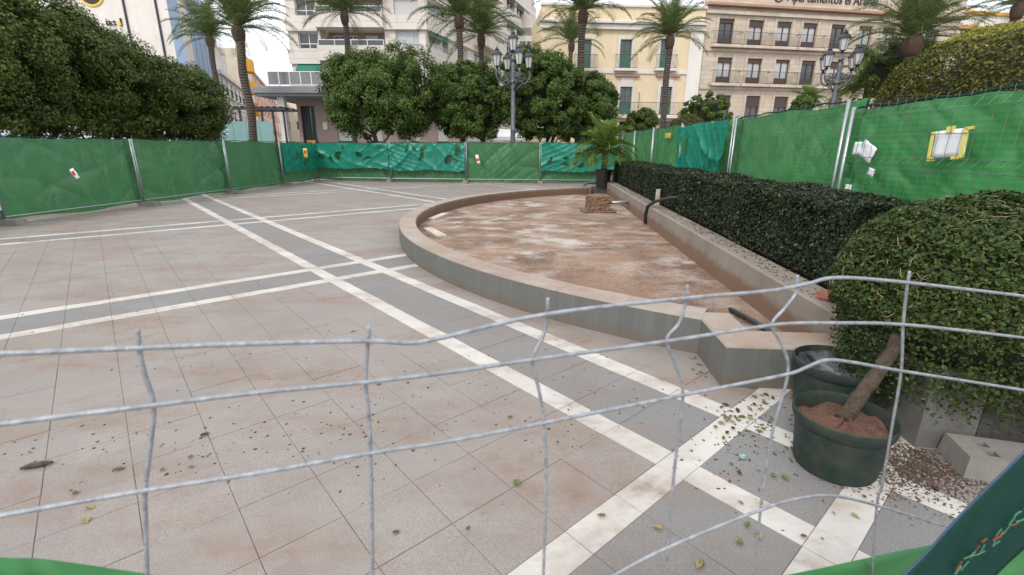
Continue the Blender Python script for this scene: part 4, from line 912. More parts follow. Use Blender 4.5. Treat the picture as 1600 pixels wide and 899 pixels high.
# ------------------------------------------------------------------ lamp posts
def lamp(px, py_top, Y, label):
    c = at(px, py_top, Y); H = float(c[2]); root = empty('lamp_post', (c[0], c[1], 0), R(20)); tag(root, label, 'lamp post', 'five-lantern cast iron lamp posts')
    k = H/7.4
    smooth_angle(MB().lathe([(.34, 0), (.34, .3), (.24, .45), (.20, 1.1), (.24, 1.2), (.16, 1.35), (.125, 2.6), (.15, 2.65), (.12, 2.72), (.10, H-2.5*k), (.17, H-2.45*k), (.11, H-2.3*k), (.16, H-2.1*k), (.09, H-1.9*k), (.13, H-1.65*k), (.06, H-1.5*k), (.14, H-1.38*k), (.05, H-1.25*k), (.05, H-1.1*k)], 14).build('pole', M['lamp_iron'], root))
    def lantern(x, y, z, s_):
        l = empty('lantern', (x, y, z)); l.parent = root
        MB().lathe([(.13*s_, 0), (.22*s_, .5*s_)], 6).build('glass', M['lantern'], l)
        MB().lathe([(.05*s_, -.16*s_), (.08*s_, -.1*s_), (.04*s_, -.06*s_), (.14*s_, -.02*s_), (.14*s_, .0)], 8).build('base', M['iron'], l)
        MB().lathe([(.27*s_, .5*s_), (.27*s_, .54*s_), (.20*s_, .66*s_), (.10*s_, .72*s_), (.12*s_, .76*s_), (.05*s_, .84*s_), (.01, .93*s_)], 10).build('cap', M['iron'], l)
        mb = MB()
        for q in range(6):
            a = q*math.pi/3; mb.tube([(.135*s_*math.cos(a), .135*s_*math.sin(a), 0), (.225*s_*math.cos(a), .225*s_*math.sin(a), .5*s_)], .013, 4)
        mb.build('glazing_bar', M['iron'], l)
    lantern(0, 0, H-.95*k, 1.02*k)
    for q in range(4):
        a = q*math.pi/2; ca, sa = math.cos(a), math.sin(a); z0 = H-2.5*k
        pth = [(.08, z0), (.35*k, z0+.12*k), (.62*k, z0+.02*k), (.86*k, z0+.22*k), (.92*k, z0+.48*k), (.86*k, z0+.62*k)]
        sp = smooth_path([np.array([r*ca, r*sa, z]) for r, z in pth], 4); mb = MB(); mb.tube(sp, .042*k, 7)
        sc_ = [(.5*k+.17*k*math.cos(v)*(1-v/11), z0+.33*k+.17*k*math.sin(v)*(1-v/11)) for v in np.linspace(-1.7, 6.5, 20)]
        mb.tube([(r*ca, r*sa, z) for r, z in sc_], .026*k, 5)
        sc2 = [(.22*k+.12*k*math.cos(v)*(1-v/10), z0+.40*k+.12*k*math.sin(v)*(1-v/10)) for v in np.linspace(-1.7, 6., 16)]
        mb.tube([(r*ca, r*sa, z) for r, z in sc2], .022*k, 5); mb.tube([(.09*ca, .09*sa, z0-.35*k), (.4*k*ca, .4*k*sa, z0-.08*k), (.62*k*ca, .62*k*sa, z0+.02*k)], .03*k, 5)
        mb.build('arm', M['lamp_iron'], root, smooth=True)
        lantern(.86*k*ca, .86*k*sa, z0+.78*k, .98*k)
lamp(802, 46, 26.4, 'grey lamp post with five lanterns beyond the plain creased far panel')
lamp(1323, 45, 24.5, 'grey lamp post with five lanterns in front of the stone hotel')

# ------------------------------------------------------------------ buildings
class Facade:
    """wall plane from plan point A to plan point B; px() turns a photo measurement on that plane into (x along, z up)"""
    def __init__(s, A, B, name, label, cat='building'):
        s.A = np.array(A[:2], float); s.B = np.array(B[:2], float); s.L = float(np.linalg.norm(s.B-s.A)); s.d = (s.B-s.A)/s.L; s.n = np.array([-s.d[1], s.d[0]])
        s.root = empty(name, (s.A[0], s.A[1], 0), math.atan2(s.d[1], s.d[0])); tag(s.root, label, cat); s.open = []
    def px(s, x, y):
        d = ray(x, y); k = float(s.A@s.n)/float(d[:2]@s.n); P_ = d*k; return float((P_[:2]-s.A)@s.d), float(P_[2]+CAM_H)
    def rect(s, x0, y0, x1, y1):
        a = s.px(x0, y1); b = s.px(x1, y0); return a[0], b[0], a[1], b[1]
    def hole(s, x0, x1, z0, z1): s.open.append((x0, x1, z0, z1))
    def wall(s, x0, x1, z0, z1, mat, depth=.3, y=0., name='wall', thick=9.):
        hs = [h for h in s.open if h[1] > x0 and h[0] < x1 and h[3] > z0 and h[2] < z1]; mb = MB()
        xs = sorted({x0, x1, *[min(max(v, x0), x1) for h in hs for v in h[:2]]}); zs = sorted({z0, z1, *[min(max(v, z0), z1) for h in hs for v in h[2:]]})
        for i in range(len(xs)-1):
            for j in range(len(zs)-1):
                cx, cz = (xs[i]+xs[i+1])/2, (zs[j]+zs[j+1])/2
                if not any(h[0] < cx < h[1] and h[2] < cz < h[3] for h in hs): mb.quad((xs[i], y, zs[j]), (xs[i+1], y, zs[j]), (xs[i+1], y, zs[j+1]), (xs[i], y, zs[j+1]))
        for (a, b, c, d) in hs:
            mb.quad((a, y, c), (a, y, d), (a, y+depth, d), (a, y+depth, c)); mb.quad((b, y, d), (b, y, c), (b, y+depth, c), (b, y+depth, d))
            mb.quad((a, y, d), (b, y, d), (b, y+depth, d), (a, y+depth, d)); mb.quad((b, y, c), (a, y, c), (a, y+depth, c), (b, y+depth, c))
        t = y+thick
        mb.quad((x0, y, z1), (x1, y, z1), (x1, t, z1), (x0, t, z1)); mb.quad((x0, t, z0), (x0, y, z0), (x0, y, z1), (x0, t, z1)); mb.quad((x1, y, z0), (x1, t, z0), (x1, t, z1), (x1, y, z1)); mb.quad((x1, t, z0), (x0, t, z0), (x0, t, z1), (x1, t, z1))
        return mb.build(name, mat, s.root)
    def window(s, x0, x1, z0, z1, y=.22, frame='white_frame', glass='glass', mull=1, trans=.0, shutter=None, sh_frac=.25, panel=None, pn_frac=.3, fw=.07):
        w_ = empty('window', (x0, y, z0)); w_.parent = s.root; W_, H_ = x1-x0, z1-z0
        MB().quad((0, .02, 0), (W_, .02, 0), (W_, .02, H_), (0, .02, H_)).build('pane', M[glass], w_)
        mb = MB(); mb.box(0, fw, -.05, .015, 0, H_); mb.box(W_-fw, W_, -.05, .015, 0, H_); mb.box(fw, W_-fw, -.05, .015, 0, fw); mb.box(fw, W_-fw, -.05, .015, H_-fw, H_)
        for k in range(mull): xx = W_*(k+1)/(mull+1); mb.box(xx-fw*.5, xx+fw*.5, -.045, .014, fw, H_-fw)
        if trans: mb.box(fw, W_-fw, -.043, .013, H_*trans-fw*.5, H_*trans+fw*.5)
        mb.build('frame', M[frame], w_)
        if shutter: MB().box(.01, W_-.01, -.10, -.055, H_*(1-sh_frac), H_-.005).build('shutter', M[shutter], w_)
        if panel: MB().box(.01, W_-.01, -.09, -.052, .0, H_*pn_frac).build('door_panel', M[panel], w_)
        return w_
    def slab(s, name, x0, x1, z0, z1, y0, y1, mat, ch=0.): return MB().box(x0, x1, y0, y1, z0, z1, ch).build(name, M[mat], s.root)
    def railing(s, x0, x1, z0, z1, y0, step=.13, mat='iron', sides=True, r_=.012):
        mb = MB(); n = max(2, int((x1-x0)/step))
        for k in range(n+1): x = x0+(x1-x0)*k/n; mb.tube([(x, -y0, z0), (x, -y0, z1)], r_, 4, False)
        for z in (z0+.06, z1): mb.tube([(x0, -y0, z), (x1, -y0, z)], r_*1.6, 4)
        if sides:
            for x in (x0, x1):
                for z in (z0+.06, z1): mb.tube([(x, -y0, z), (x, 0, z)], r_*1.6, 4)
        return mb.build('railing', M[mat], s.root)

# --- yellow house
yl, yr = at(846, 100, 50), at(1095, 100, 51.2)
F_ = Facade(yl, yr, 'yellow_house', 'yellow rendered house with green shutters, iron balconies and white pilaster')
z_top = F_.px(960, 11)[1]; z_c0 = F_.px(960, 47)[1]; z_c1 = F_.px(960, 34)[1]; z_b2 = F_.px(960, 109)[1]; z_b1 = F_.px(960, 180)[1]
ups = []; los = []
for cx in (914, 977.5, 1040):
    a = F_.rect(cx-10.5, 62, cx+10.5, 107); ups.append(a); F_.hole(*a)
    b = F_.rect(cx-11, 136, cx+10.5, 179); los.append(b); F_.hole(*b)
for cx in (914, 977.5, 1040): c = F_.rect(cx-12, 190, cx+12, 228); F_.hole(c[0], c[1], 0.1, c[3])
F_.wall(0, F_.L, 0, z_top, M['f_yellow'])
for a in ups:
    F_.window(*a, y=.2, frame='green_door', mull=1, trans=.62, panel='green_door', pn_frac=.42)
    for q in ((a[0]-.28, a[0]-.002, a[2], a[3]+.28), (a[1]+.002, a[1]+.28, a[2], a[3]+.28)): F_.slab('window_surround', q[0], q[1], q[2], q[3], -.06, .0-.002, 'f_trim')
    F_.slab('window_surround', a[0], a[1], a[3]+.002, a[3]+.28, -.06, -.002, 'f_trim')
    F_.slab('balcony_slab', a[0]-.55, a[1]+.55, a[2]-.28, a[2]-.05, -.6, -.003, 'f_trim', .03); F_.railing(a[0]-.5, a[1]+.5, a[2]-.05, a[2]+1.15, .55)
for b in los:
    F_.window(*b, y=.2, frame='green_door', mull=1, trans=.7, panel='green_door', pn_frac=.30)
    for q in ((b[0]-.32, b[0]-.002), (b[1]+.002, b[1]+.32)): F_.slab('window_surround', q[0], q[1], b[2], b[3]+.25, -.08, -.002, 'f_trim')
    F_.slab('window_surround', b[0], b[1], b[3]+.002, b[3]+.9, -.08, -.002, 'f_trim'); F_.slab('window_hood', b[0]-.6, b[1]+.6, b[3]+.92, b[3]+1.12, -.32, -.002, 'f_terracotta', .04)
for cx in (914, 977.5, 1040):
    c = F_.rect(cx-12, 190, cx+12, 228); F_.window(c[0], c[1], .1, c[3], frame='brown_shutter')
F_.slab('string_course', -.05, F_.L-.0, z_b2-.35, z_b2-.02, -.12, -.002, 'f_trim', .03)
bx0 = F_.px(962, 178)[0]; bx1 = F_.px(1068, 178)[0]
F_.slab('long_balcony', bx0, bx1, z_b1-.3, z_b1-.02, -.9, -.003, 'f_trim', .04); F_.railing(bx0+.05, bx1-.05, z_b1-.02, z_b1+1.15, .85)
F_.slab('cornice', -.15, F_.L+.05, z_c0, z_c1-.25, -.35, -.002, 'f_trim', .08); F_.slab('cornice', -.2, F_.L+.05, z_c1-.245, z_c1, -.6, -.002, 'f_trim', .06)
F_.slab('parapet_cap', -.1, F_.L+.05, z_top+.002, z_top+.22, -.18, .6, 'f_trim', .03)
xp = F_.px(1074, 100)[0]; F_.slab('corner_pilaster', xp, F_.L-.02, 0, z_c0-.005, -.14, -.002, 'f_white')
for cx in (955, 998): xx = F_.px(cx, 145)[0]; zz = F_.px(cx, 160)[1]; MB().tube([(xx, -.1, zz-.6), (xx, -.28, zz+.1), (xx, -.22, zz+.75), (xx, -.05, zz+.9)], .03, 5).build('wall_bracket', M['iron'], F_.root)

# --- stone hotel
hl, hr = at(1096, 100, 51.4), at(1485, 100, 56.5)
F_ = Facade(hl, hr, 'stone_hotel', 'long ashlar stone hotel with three rows of brown-shuttered balcony doors and roof lettering')
z_top = F_.px(1110, 5)[1]
cols = [1134, 1180.5, 1224.5, 1265, 1309, 1352, 1389, 1424, 1457]
rowsy = [(29, 70), (90, 130), (149, 186)]
x_a, z_a = F_.px(1134, 70); zr = []
for (y0, y1) in rowsy: zr.append((F_.px(1134, y1)[1], F_.px(1134, y0)[1]))
wins = []
for r_i, (z0, z1) in enumerate(zr):
    for c_i, cx in enumerate(cols):
        xx = F_.px(cx-(0, 3, 5)[r_i], (50, 110, 165)[r_i])[0]; h = (xx-.82, xx+.82, z0, z1); F_.hole(*h); wins.append((r_i, c_i, h))
for cx in cols: xx = F_.px(cx-6, 200)[0]; F_.hole(xx-.9, xx+.9, .1, 3.0)
F_.wall(0, F_.L, 0, z_top, M['f_stone'])
for r_i, c_i, h in wins:
    if r_i == 2: F_.window(*h, frame='brown_shutter', glass='glass', mull=1, shutter='brown_shutter', sh_frac=.48)
    else: F_.window(*h, frame='brown_shutter', glass='curtain' if (c_i*7+r_i*3) % 4 else 'glass', mull=1, shutter='brown_shutter', sh_frac=(.16, .2, .12, .26, .18)[(c_i*3+r_i) % 5], panel='brown_shutter', pn_frac=.26, fw=.1)
    for q in ((h[0]-.3, h[0]-.002), (h[1]+.002, h[1]+.3)): F_.slab('window_surround', q[0], q[1], h[2], h[3]+.3, -.05, -.002, 'f_stone')
    if r_i < 2:
        F_.slab('balcony_slab', h[0]-.75, h[1]+.75, h[2]-.32, h[2]-.06, -.62, -.003, 'f_stone', .05); F_.railing(h[0]-.7, h[1]+.7, h[2]-.06, h[2]+1.1, .58, .12)
for z0, z1 in zr[:2]: F_.slab('string_course', -.05, F_.L+.05, z0-.62, z0-.33, -.15, -.002, 'f_stone', .04)
zc = F_.px(1110, 14)[1]
F_.slab('cornice', -.15, F_.L+.1, z_top-.9, z_top-.55, -.3, -.002, 'f_stone', .06); F_.slab('cornice', -.25, F_.L+.2, z_top-.25, z_top+.0, -.65, -.003, 'f_terracotta', .06); F_.slab('parapet', -.05, F_.L+.1, z_top+.003, z_top+1.75, -.1, .5, 'f_stone')
F_.slab('parapet_cap', -.15, F_.L+.2, z_top+1.755, z_top+1.95, -.25, .6, 'f_terracotta', .04)
def lettering(txt, size, parent, x0, x1, y, z, mat, extrude=.04):
    """each letter a part of its own, set between x0 and x1"""
    lets = []; cur = 0.
    for ch in txt:
        if ch == ' ': cur += size*.28; continue
        cu = bpy.data.curves.new('letter', 'FONT'); cu.body = ch; cu.size = size; cu.extrude = extrude; t_o = bpy.data.objects.new('letter', cu); col.objects.link(t_o)
        dg = bpy.context.evaluated_depsgraph_get(); me = bpy.data.meshes.new_from_object(t_o.evaluated_get(dg)); bpy.data.objects.remove(t_o)
        me.materials.clear(); me.materials.append(mat); xs = [v.co.x for v in me.vertices]; lets.append((me, cur-min(xs))); cur += max(xs)-min(xs)+size*.09
    k = (x1-x0)/cur
    for me, xx in lets:
        o = link('letter', me, None, parent, (x0+xx*k, y, z)); o.rotation_euler = (R(90), 0, 0); o.scale = (k, 1, 1)
xl = F_.px(1228, 4)[0]; xr = F_.px(1369, 10)[0]
lettering('Apartamentos el Arenal', 1.35, F_.root, xl, xr, -.14, z_top+.55, M['sign_black'])
MB().tube([(xl-.95+.55*math.cos(a), -.14, z_top+1.0+.55*math.sin(a)) for a in np.linspace(.4, 6.0, 22)], .07, 5).build('emblem_ring', M['sign_black'], F_.root); MB().lathe([(.22, -.03), (.22, .03)], 12).build('emblem_dot', M['sign_black'], F_.root, (xl-.95, -.14, z_top+1.0)).rotation_euler = (R(90), 0, 0)

# --- concrete apartment block
ml, mr = at(451, 60, 50), at(665, 60, 50.0)
F_ = Facade(ml, mr, 'apartment_block', 'pale concrete apartment block with banded balconies, green awnings and grey canopy')
z = lambda y: F_.px(560, y)[1]; X_ = lambda x, y=60: F_.px(x, y)[0]
zb = [(z(50), z(27)), (z(101), z(78))]                    # window-sill bands left
fl_h = zb[0][0]-zb[1][0]
xA, xB, xC = X_(500), X_(602), F_.L
z_can0, z_can1 = float(at(480, 150, 46.6)[2]), float(at(480, 134, 46.6)[2]); z_roof = zb[0][0]+fl_h*4.3
lw = []
for k in range(-1, 4):
    z0, z1 = z(101)+fl_h*k+(.0), z(101)+fl_h*k
    a = (X_(466), X_(497), zb[1][1]+fl_h*k+.08, zb[1][0]+fl_h*(k+1)-.05); F_.hole(*a); lw.append((k, a))
    F_.hole(xA+.05, xB-.02, z(72)+fl_h*k, z(46)+fl_h*k)
    b = (X_(618), X_(655), z(75)+fl_h*k, z(48)+fl_h*k); F_.hole(*b)
    if k in (1, 2): F_.window(*b, frame='white_frame', glass='curtain', mull=0, shutter='shutter_grey', sh_frac=.985)
    else: F_.window(*b, frame='white_frame', glass='curtain', mull=2, trans=.3, fw=.05)
F_.wall(0, F_.L, z_can1, z_roof, M['f_modern'], depth=.35, thick=14)
for k, a in lw:
    F_.window(*a, y=.3, frame='white_frame', mull=1, trans=.33)
    if k == -1: MB().add([(a[0]-.3, -.02, a[3]+.1), (a[1]+.15, -.02, a[3]+.1), (a[1]+.15, -.75, a[3]-.55), (a[0]-.3, -.75, a[3]-.55), (a[0]-.3, -.76, a[3]-.85), (a[1]+.15, -.76, a[3]-.85)], [(0, 1, 2, 3), (3, 2, 5, 4)]).build('awning', M['awning'], F_.root)
for k in range(-1, 4):
    z0, z1 = z(97)+fl_h*k, z(73)+fl_h*k; dz = 0
    F_.slab('balcony_front', xA-.1, xB+.0, z0+.02, z1-.02, -.75, -.003, 'f_modern'); F_.slab('band_panel', X_(449), xA-.12, z(101)+fl_h*k+.01, z(78)+fl_h*k-.01, -.25, -.003, 'f_modern'); F_.slab('band_panel', xB+.01, xC+.2, z(98)+fl_h*k, z(77)+fl_h*k, -.3, -.003, 'f_modern')
    # recessed loggia behind
    rx = (xA+.05, xB-.02, z(72)+fl_h*k, z(46)+fl_h*k); MB().quad((rx[0], 1.6, rx[2]), (rx[1], 1.6, rx[2]), (rx[1], 1.6, rx[3]), (rx[0], 1.6, rx[3])).build('loggia_back', M['f_modern_low'], F_.root)
    mb = MB(); mb.quad((rx[0], .35, rx[2]), (rx[1], .35, rx[2]), (rx[1], 1.6, rx[2]), (rx[0], 1.6, rx[2])); mb.quad((rx[0], .35, rx[3]), (rx[1], .35, rx[3]), (rx[1], 1.6, rx[3]), (rx[0], 1.6, rx[3])); mb.quad((rx[0], .35, rx[2]), (rx[0], 1.6, rx[2]), (rx[0], 1.6, rx[3]), (rx[0], .35, rx[3])); mb.quad((rx[1], .35, rx[2]), (rx[1], 1.6, rx[2]), (rx[1], 1.6, rx[3]), (rx[1], .35, rx[3])); mb.build('loggia_sides', M['f_modern'], F_.root)
    for f0, f1, gl in ((.12, .33, 'glass'), (.36, .5, 'glass'), (.64, .82, 'curtain')): F_.window(rx[0]+(rx[1]-rx[0])*f0, rx[0]+(rx[1]-rx[0])*f1, rx[2]+.02, rx[3]-.25, y=1.55, glass=gl, mull=1 if gl == 'glass' else 0)
    mb = MB()
    for q in range(5): xx = rx[0]+(rx[1]-rx[0])*q/4; mb.box(xx-.03, xx+.03, -.70, -.64, z1-.02, z1+.42)
    mb.box(rx[0], rx[1], -.71, -.63, z1+.42, z1+.48); mb.build('balcony_rail', M['white_frame'], F_.root); MB().box(rx[0], rx[1], -.675, -.665, z1-.01, z1+.42).build('rail_glass', M['glass'], F_.root)
xx = X_(607, 115); MB().box(X_(597, 110), X_(602, 110), -.72, -.66, z(133), z(97)).build('awning', M['awning'], F_.root)
# canopy and entrance
xc0 = X_(423, 140); F_.slab('canopy', xc0, X_(700, 140), z_can0, z_can1-.002, -3.2, 14, 'f_grey', .05); F_.slab('canopy_fascia', xc0-.3, X_(700, 140), z_can0+.25, z_can1-.25, -3.45, -3.202, 'f_grey')
mb = MB(); x0, x1 = X_(441, 125), X_(600, 125)
for q in range(11): xx = x0+(x1-x0)*q/10; mb.box(xx-.04, xx+.04, -2.9, -2.82, z_can1, z_can1+1.2)
mb.box(x0, x1, -2.92, -2.80, z_can1+1.2, z_can1+1.28); mb.box(x0, x1, -2.92, -2.80, z_can1+.1, z_can1+.16); mb.build('terrace_rail', M['white_frame'], F_.root); MB().box(x0, x1, -2.87, -2.86, z_can1+.16, z_can1+1.2).build('rail_glass', M['rail_glass'], F_.root)
cxx = X_(461, 190); MB().box(cxx-.3, cxx+.3, -2.6, -2.0, 0, z_can0, 0).build('column', M['f_trim'], F_.root)
low = []
for a, b in ((528, 549), (572, 597), (640, 655), (683, 700)): q = (X_(a, 210), X_(b, 210), .2, 4.1); F_.hole(*q); low.append(q)
eh = (X_(471, 190), X_(494, 190), .05, z_can0-.6); F_.hole(*eh)
F_.wall(X_(466, 190), F_.L+3.0, 0, z_can0-.002, M['f_modern_low'], depth=.3, name='ground_floor_wall', thick=13)
for q in low: F_.window(*q, frame='iron', glass='glass', mull=1, shutter='shutter_grey', sh_frac=.45, fw=.12)
F_.window(*eh, y=.29, frame='iron', glass='glass', mull=1)
MB().box(X_(482, 213), X_(495, 213), -.6, -.2, .05, 2.4).build('orange_lit_box', simple('orange_light_paint', (.62, .20, .03), (.75, .38, .08), 2, .5), F_.root)  # box in the entrance, the orange light on it painted as its colour
xw = X_(509, 197); zw = F_.px(509, 197)[1]; MB().box(xw-.22, xw+.22, -.2, -.003, zw-.35, zw+.35, .05).build('wall_lamp', M['f_trim'], F_.root)
# right wing of the block, running back along its side street
cor = F_.B.copy(); dirw = np.array([math.sin(R(20)), math.cos(R(20))]); endw = cor+dirw*34
F2 = Facade(cor, endw, 'apartment_block_wing', 'long receding wing of the concrete block with green awnings and jutting balconies')
zs_ = F_.px(665, 48)[1]; k0 = zs_
def wing_x(px): return F2.px(px, 100)[0]
for k in range(-2, 4):
    zb0 = z(72)+fl_h*k; zt = z(49)+fl_h*k
    for (xa, xb, aw) in ((.6, 4.6, 1), (6.2, 9.4, 0), (17.8, 21.0, 1), (22.0, 25.0, 1), (26.0, 29.0, 1)):
        F2.hole(xa, xb, zb0, zt); F2.window(xa, xb, zb0, zt, y=.3, mull=1, trans=.35, frame='white_frame', glass='curtain' if (k+int(xa)) % 3 == 0 else 'glass')
        if aw and k != 1: MB().add([(xa-.1, -.03, zt+.1), (xb+.1, -.03, zt+.1), (xb+.1, -.55, zt-.35), (xa-.1, -.55, zt-.35)], [(0, 1, 2, 3)]).build('awning', M['awning'], F2.root)
    F2.hole(11.2, 16.4, zb0+.0, zt+.1); F2.window(11.3, 16.3, zb0, zt+.1, y=.33, mull=3, frame='white_frame')
    F2.slab('band_panel', .02, F2.L, zt+.15, zb0+fl_h-.1, -.3, -.003, 'f_modern'); F2.slab('jutting_balcony', 10.6, 17.0, zt+.1-fl_h+.55, zb0+.25, -1.5, -.301, 'f_modern')
F2.wall(0, F2.L, 0, z_roof, M['f_modern'], depth=.35, thick=10)
for k in range(-1, 4): zb0 = z(72)+fl_h*k; F2.slab('jutting_balcony', 27.5, 33.9, zb0-1.3, zb0+.35, -1.6, -.302, 'f_modern')
# shop awning under the trees
c = at(790, 212, 40); o = empty('shop_awning', (c[0], c[1], 0), R(10)); tag(o, 'small white striped awning on posts glimpsed under the clipped trees', 'awning')
MB().add([(-1.2, .6, c[2]+.5), (1.2, .6, c[2]+.5), (1.3, -.6, c[2]-.1), (-1.3, -.6, c[2]-.1), (-1.3, -.6, c[2]-.35), (1.3, -.6, c[2]-.35)], [(0, 1, 2, 3), (3, 2, 5, 4)]).build('cloth', M['white_frame'], o)
for sx in (-1.2, 1.2): MB().tube([(sx, -.55, 0), (sx, -.55, c[2]-.1)], .04, 6).build('pole', M['iron'], o)

# --- left: cream wall with round advert, blue side, old street
hd_ = R(-21.5); sdv = np.array([math.sin(hd_), math.cos(hd_)]); s338 = at(338, 120, 60)[:2]
def street(px):                       # where the sight line meets the street frontage
    d = ray(px, 85); A_ = np.array([[d[0], -sdv[0]], [d[1], -sdv[1]]]); k, q = np.linalg.solve(A_, s338); return s338+sdv*q
c290 = street(291)
fl0 = at(-60, 50, 0.0001+c290[1]+1.0); 
F_ = Facade(fl0, c290, 'advert_building', 'tall blank cream end wall with a round dark advert and lettering')
zt = 26.
F_.wall(0, F_.L, 0, zt, M['f_white'], thick=1.0)
for px in (200.5, 250): xx = F_.px(px, 40)[0]; F_.slab('wall_seam', xx-.07, xx+.07, 0, zt, -.12, -.003, 'iron')  # thin dark strips stand for the vertical seams of the wall
xx, zz = F_.px(141, -14); rr_ = F_.px(160, -14)[0]-xx
for nm, r0, mt, yy in (('advert_ring', rr_*1.12, 'sign_yellow', -.06), ('advert_disc', rr_*.94, 'dark', -.10)):
    o = MB().lathe([(r0, -.03), (r0, .03)], 40).build(nm, M[mt], F_.root, (xx, yy, zz)); o.rotation_euler = (R(90), 0, 0)
x0, z0 = F_.px(167.5, 40); x1, _ = F_.px(184, 40)
lettering('ias', .8, F_.root, x0, x1, -.05, z0, M['sign_black'])
xo, zo = F_.px(187.5, 37.5); o = MB().lathe([(.2, -.04), (.2, .04)], 16).build('yellow_dot', M['sign_yellow'], F_.root, (xo, -.05, zo)); o.rotation_euler = (R(90), 0, 0)
xo, zo = F_.px(191, 41); F_.slab('letter_stroke', xo-.07, xo+.07, zo, zo+.62, -.09, -.003, 'sign_black')
c335 = street(334)
F_ = Facade(c290, c335, 'blue_clad_side', 'pale blue clad side of the advert building facing the street'); F_.wall(0, F_.L, 0, F_.px(300, 40)[1]+4, M['f_blue'], thick=.8)
for q in range(1, 6): xx = F_.L*q/6; F_.slab('cladding_joint', xx-.03, xx+.03, 0, F_.px(300, 40)[1]+4, -.03, -.002, 'f_grey')
def street_house(p0, p1, y_roof, mat, name, label, nwin, floors, frame='white_frame', trim='f_trim', balc=None):
    a, b = street(p0), street(p1); f = Facade(a, b, name, label); H_ = f.px(p0+.5, y_roof)[1]; fh = H_/floors
    for i in range(floors):
        for q in range(nwin):
            xx = f.L*(q+.5)/nwin; f.hole(xx-.55, xx+.55, fh*i+.9, fh*i+fh*.82)
    f.wall(0, f.L, 0, H_, M[mat], thick=8)
    for i in range(floors):
        for q in range(nwin):
            xx = f.L*(q+.5)/nwin; f.window(xx-.55, xx+.55, fh*i+.9, fh*i+fh*.82, frame=frame, mull=1)
            if i and not balc: f.slab('balcony_slab', xx-.8, xx+.8, fh*i+.7, fh*i+.86, -.5, -.003, trim); f.railing(xx-.75, xx+.75, fh*i+.86, fh*i+1.8, .45, .2)
            if balc and i and q == 0: f.slab('solid_balcony', .3, 3.4, fh*i+.1, fh*i+1.95, -1.75, -.003, balc)
        if i: f.slab('string_course', 0, f.L, fh*i-.1, fh*i+.1, -.1, -.002, trim)
    f.slab('cornice', -.1, f.L+.1, H_-.3, H_+.15, -.4, .3, trim); return f
street_house(336, 372, 108, 'f_oldwhite', 'old_white_house', 'weathered white street house with iron balconies behind the teal hoarding', 6, 3)
a = street(340)+np.array([-.6, .25])*3; f = Facade(a, a+sdv*15, 'bare_party_wall', 'stained white upper wall rising above the old white house'); f.wall(0, 9, 0, f.px(340, 58)[1], M['f_oldwhite'], thick=6); f.wall(9.01, 15, 0, f.px(340, 75)[1], M['f_oldwhite'], thick=6, name='lower_wall')
street_house(372, 389, 78, 'f_cream', 'orange_balcony_house', 'street house with solid orange balconies stacked over each other', 3, 5, balc='f_orange')
street_house(390, 421, 108, 'f_pink', 'salmon_house', 'salmon pink corner house far down the street', 7, 4)
street_house(421, 447, 132, 'f_cream', 'cream_house', 'pale cream house at the far end of the street', 9, 4)
c = at(448, 160, 150); f = Facade(at(420, 150, 185), at(470, 150, 185), 'street_end_house', 'distant pale house closing the end of the street'); f.wall(0, f.L, 0, f.px(440, 150)[1], M['f_cream'], thick=8)
for q in range(3): f.window(f.L*(q+.5)/3-.8, f.L*(q+.5)/3+.8, 8, 11, y=-.05)
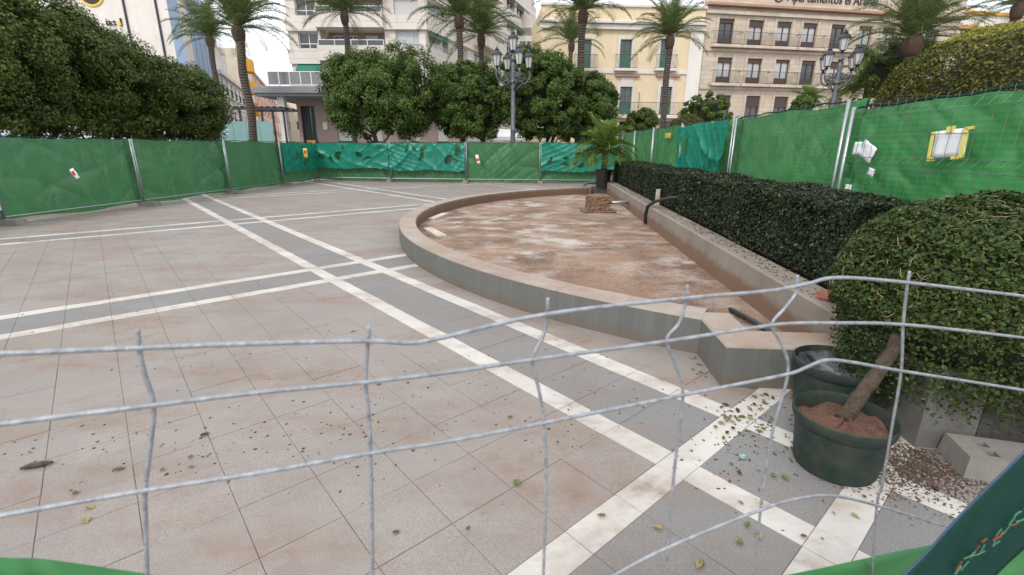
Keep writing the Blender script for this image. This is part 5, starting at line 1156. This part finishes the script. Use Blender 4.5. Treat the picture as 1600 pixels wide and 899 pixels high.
# far white block between apartment wing and yellow house; white house with ochre trim at right
f = Facade(at(795, 60, 75), at(850, 60, 75), 'white_far_block', 'plain white block seen between the concrete wing and yellow house'); f.wall(0, f.L, 0, f.px(830, 56)[1], M['f_white'], thick=8)
for q in range(4): f.window(f.L*(q+.5)/4-.6, f.L*(q+.5)/4+.6, f.px(830, 76)[1], f.px(830, 64)[1], y=-.05)
f = Facade(at(1452, 40, 66), at(1640, 40, 70), 'ochre_trim_house', 'white house with ochre bands rising behind the thick palm'); zz = f.px(1500, 14)[1]; f.wall(0, f.L, 0, zz, M['f_white'], thick=9)
for y_ in (16, 40, 58): zz = f.px(1500, y_)[1]; f.slab('ochre_band', -.1, f.L, zz-.35, zz, -.3, -.003, 'f_orange', .04)
for q in range(5): xx = f.L*(q+.4)/5; f.window(xx-.6, xx+.6, f.px(1500, 56)[1], f.px(1500, 46)[1], y=-.05)
# teal hoarding with a steel pergola over it
ha, hb = at(343, 200, 36), at(426, 200, 36.5)
f = Facade(ha, hb, 'site_hoarding', 'flat teal site hoarding with faint white lettering beside the tall palm', 'hoarding'); zt = f.px(385, 190)[1]
for q in range(4): f.slab('panel', f.L*q/4+.01, f.L*(q+1)/4-.01, 0, zt, 0, .06, 'hoard')
for k, (w_, y_) in enumerate(((9, 200), (12, 203), (7, 206), (11, 209))): xx, zz = f.px(346, y_); x1, _ = f.px(346+w_, y_); f.slab('faint_line', xx, x1, zz-.025, zz+.025, -.012, -.004, 'white_frame')
pg = empty('steel_pergola', (ha[0], ha[1]+3, 0)); tag(pg, 'dark steel pergola frame with slatted roof behind the teal hoarding', 'pergola'); zt = at(385, 172, 39)[2]
for q in range(5): xx = 3.4*q/4; MB().box(xx-.06, xx+.06, -.06, .06, 0, zt).build('post', M['iron'], pg)
MB().box(-.3, 3.7, -.3, -.1, zt, zt+.18).build('beam', M['iron'], pg); MB().box(-.3, 3.7, 1.9, 2.1, zt, zt+.18).build('beam', M['iron'], pg)
for q in range(8): MB().box(-.2+q*.5, -.1+q*.5, -.4, 2.2, zt+.185, zt+.25).build('slat', M['iron'], pg)
# play area with blue tarp behind the left trees
c = at(30, 214, 27); o = empty('play_frame', (c[0], c[1], 0)); tag(o, 'climbing frame of slanting dark bars with blue panels behind the trees', 'climbing frame')
MB().box(-3.5, 2.0, 1.2, 1.26, .3, 2.35).build('blue_panel', M['blue_tarp'], o)
for q in range(12): MB().tube([(-3.5+q*.75, 0, 0), (-4.3+q*.75, .2, 2.7)], .06, 6).build('slanting_bar', M['iron'], o)
for q in range(9): MB().tube([(-3.5+q*.9, .1, 0), (-2.3+q*.9, .15, 2.6)], .03, 5).build('cross_bar', M['white_frame'], o)
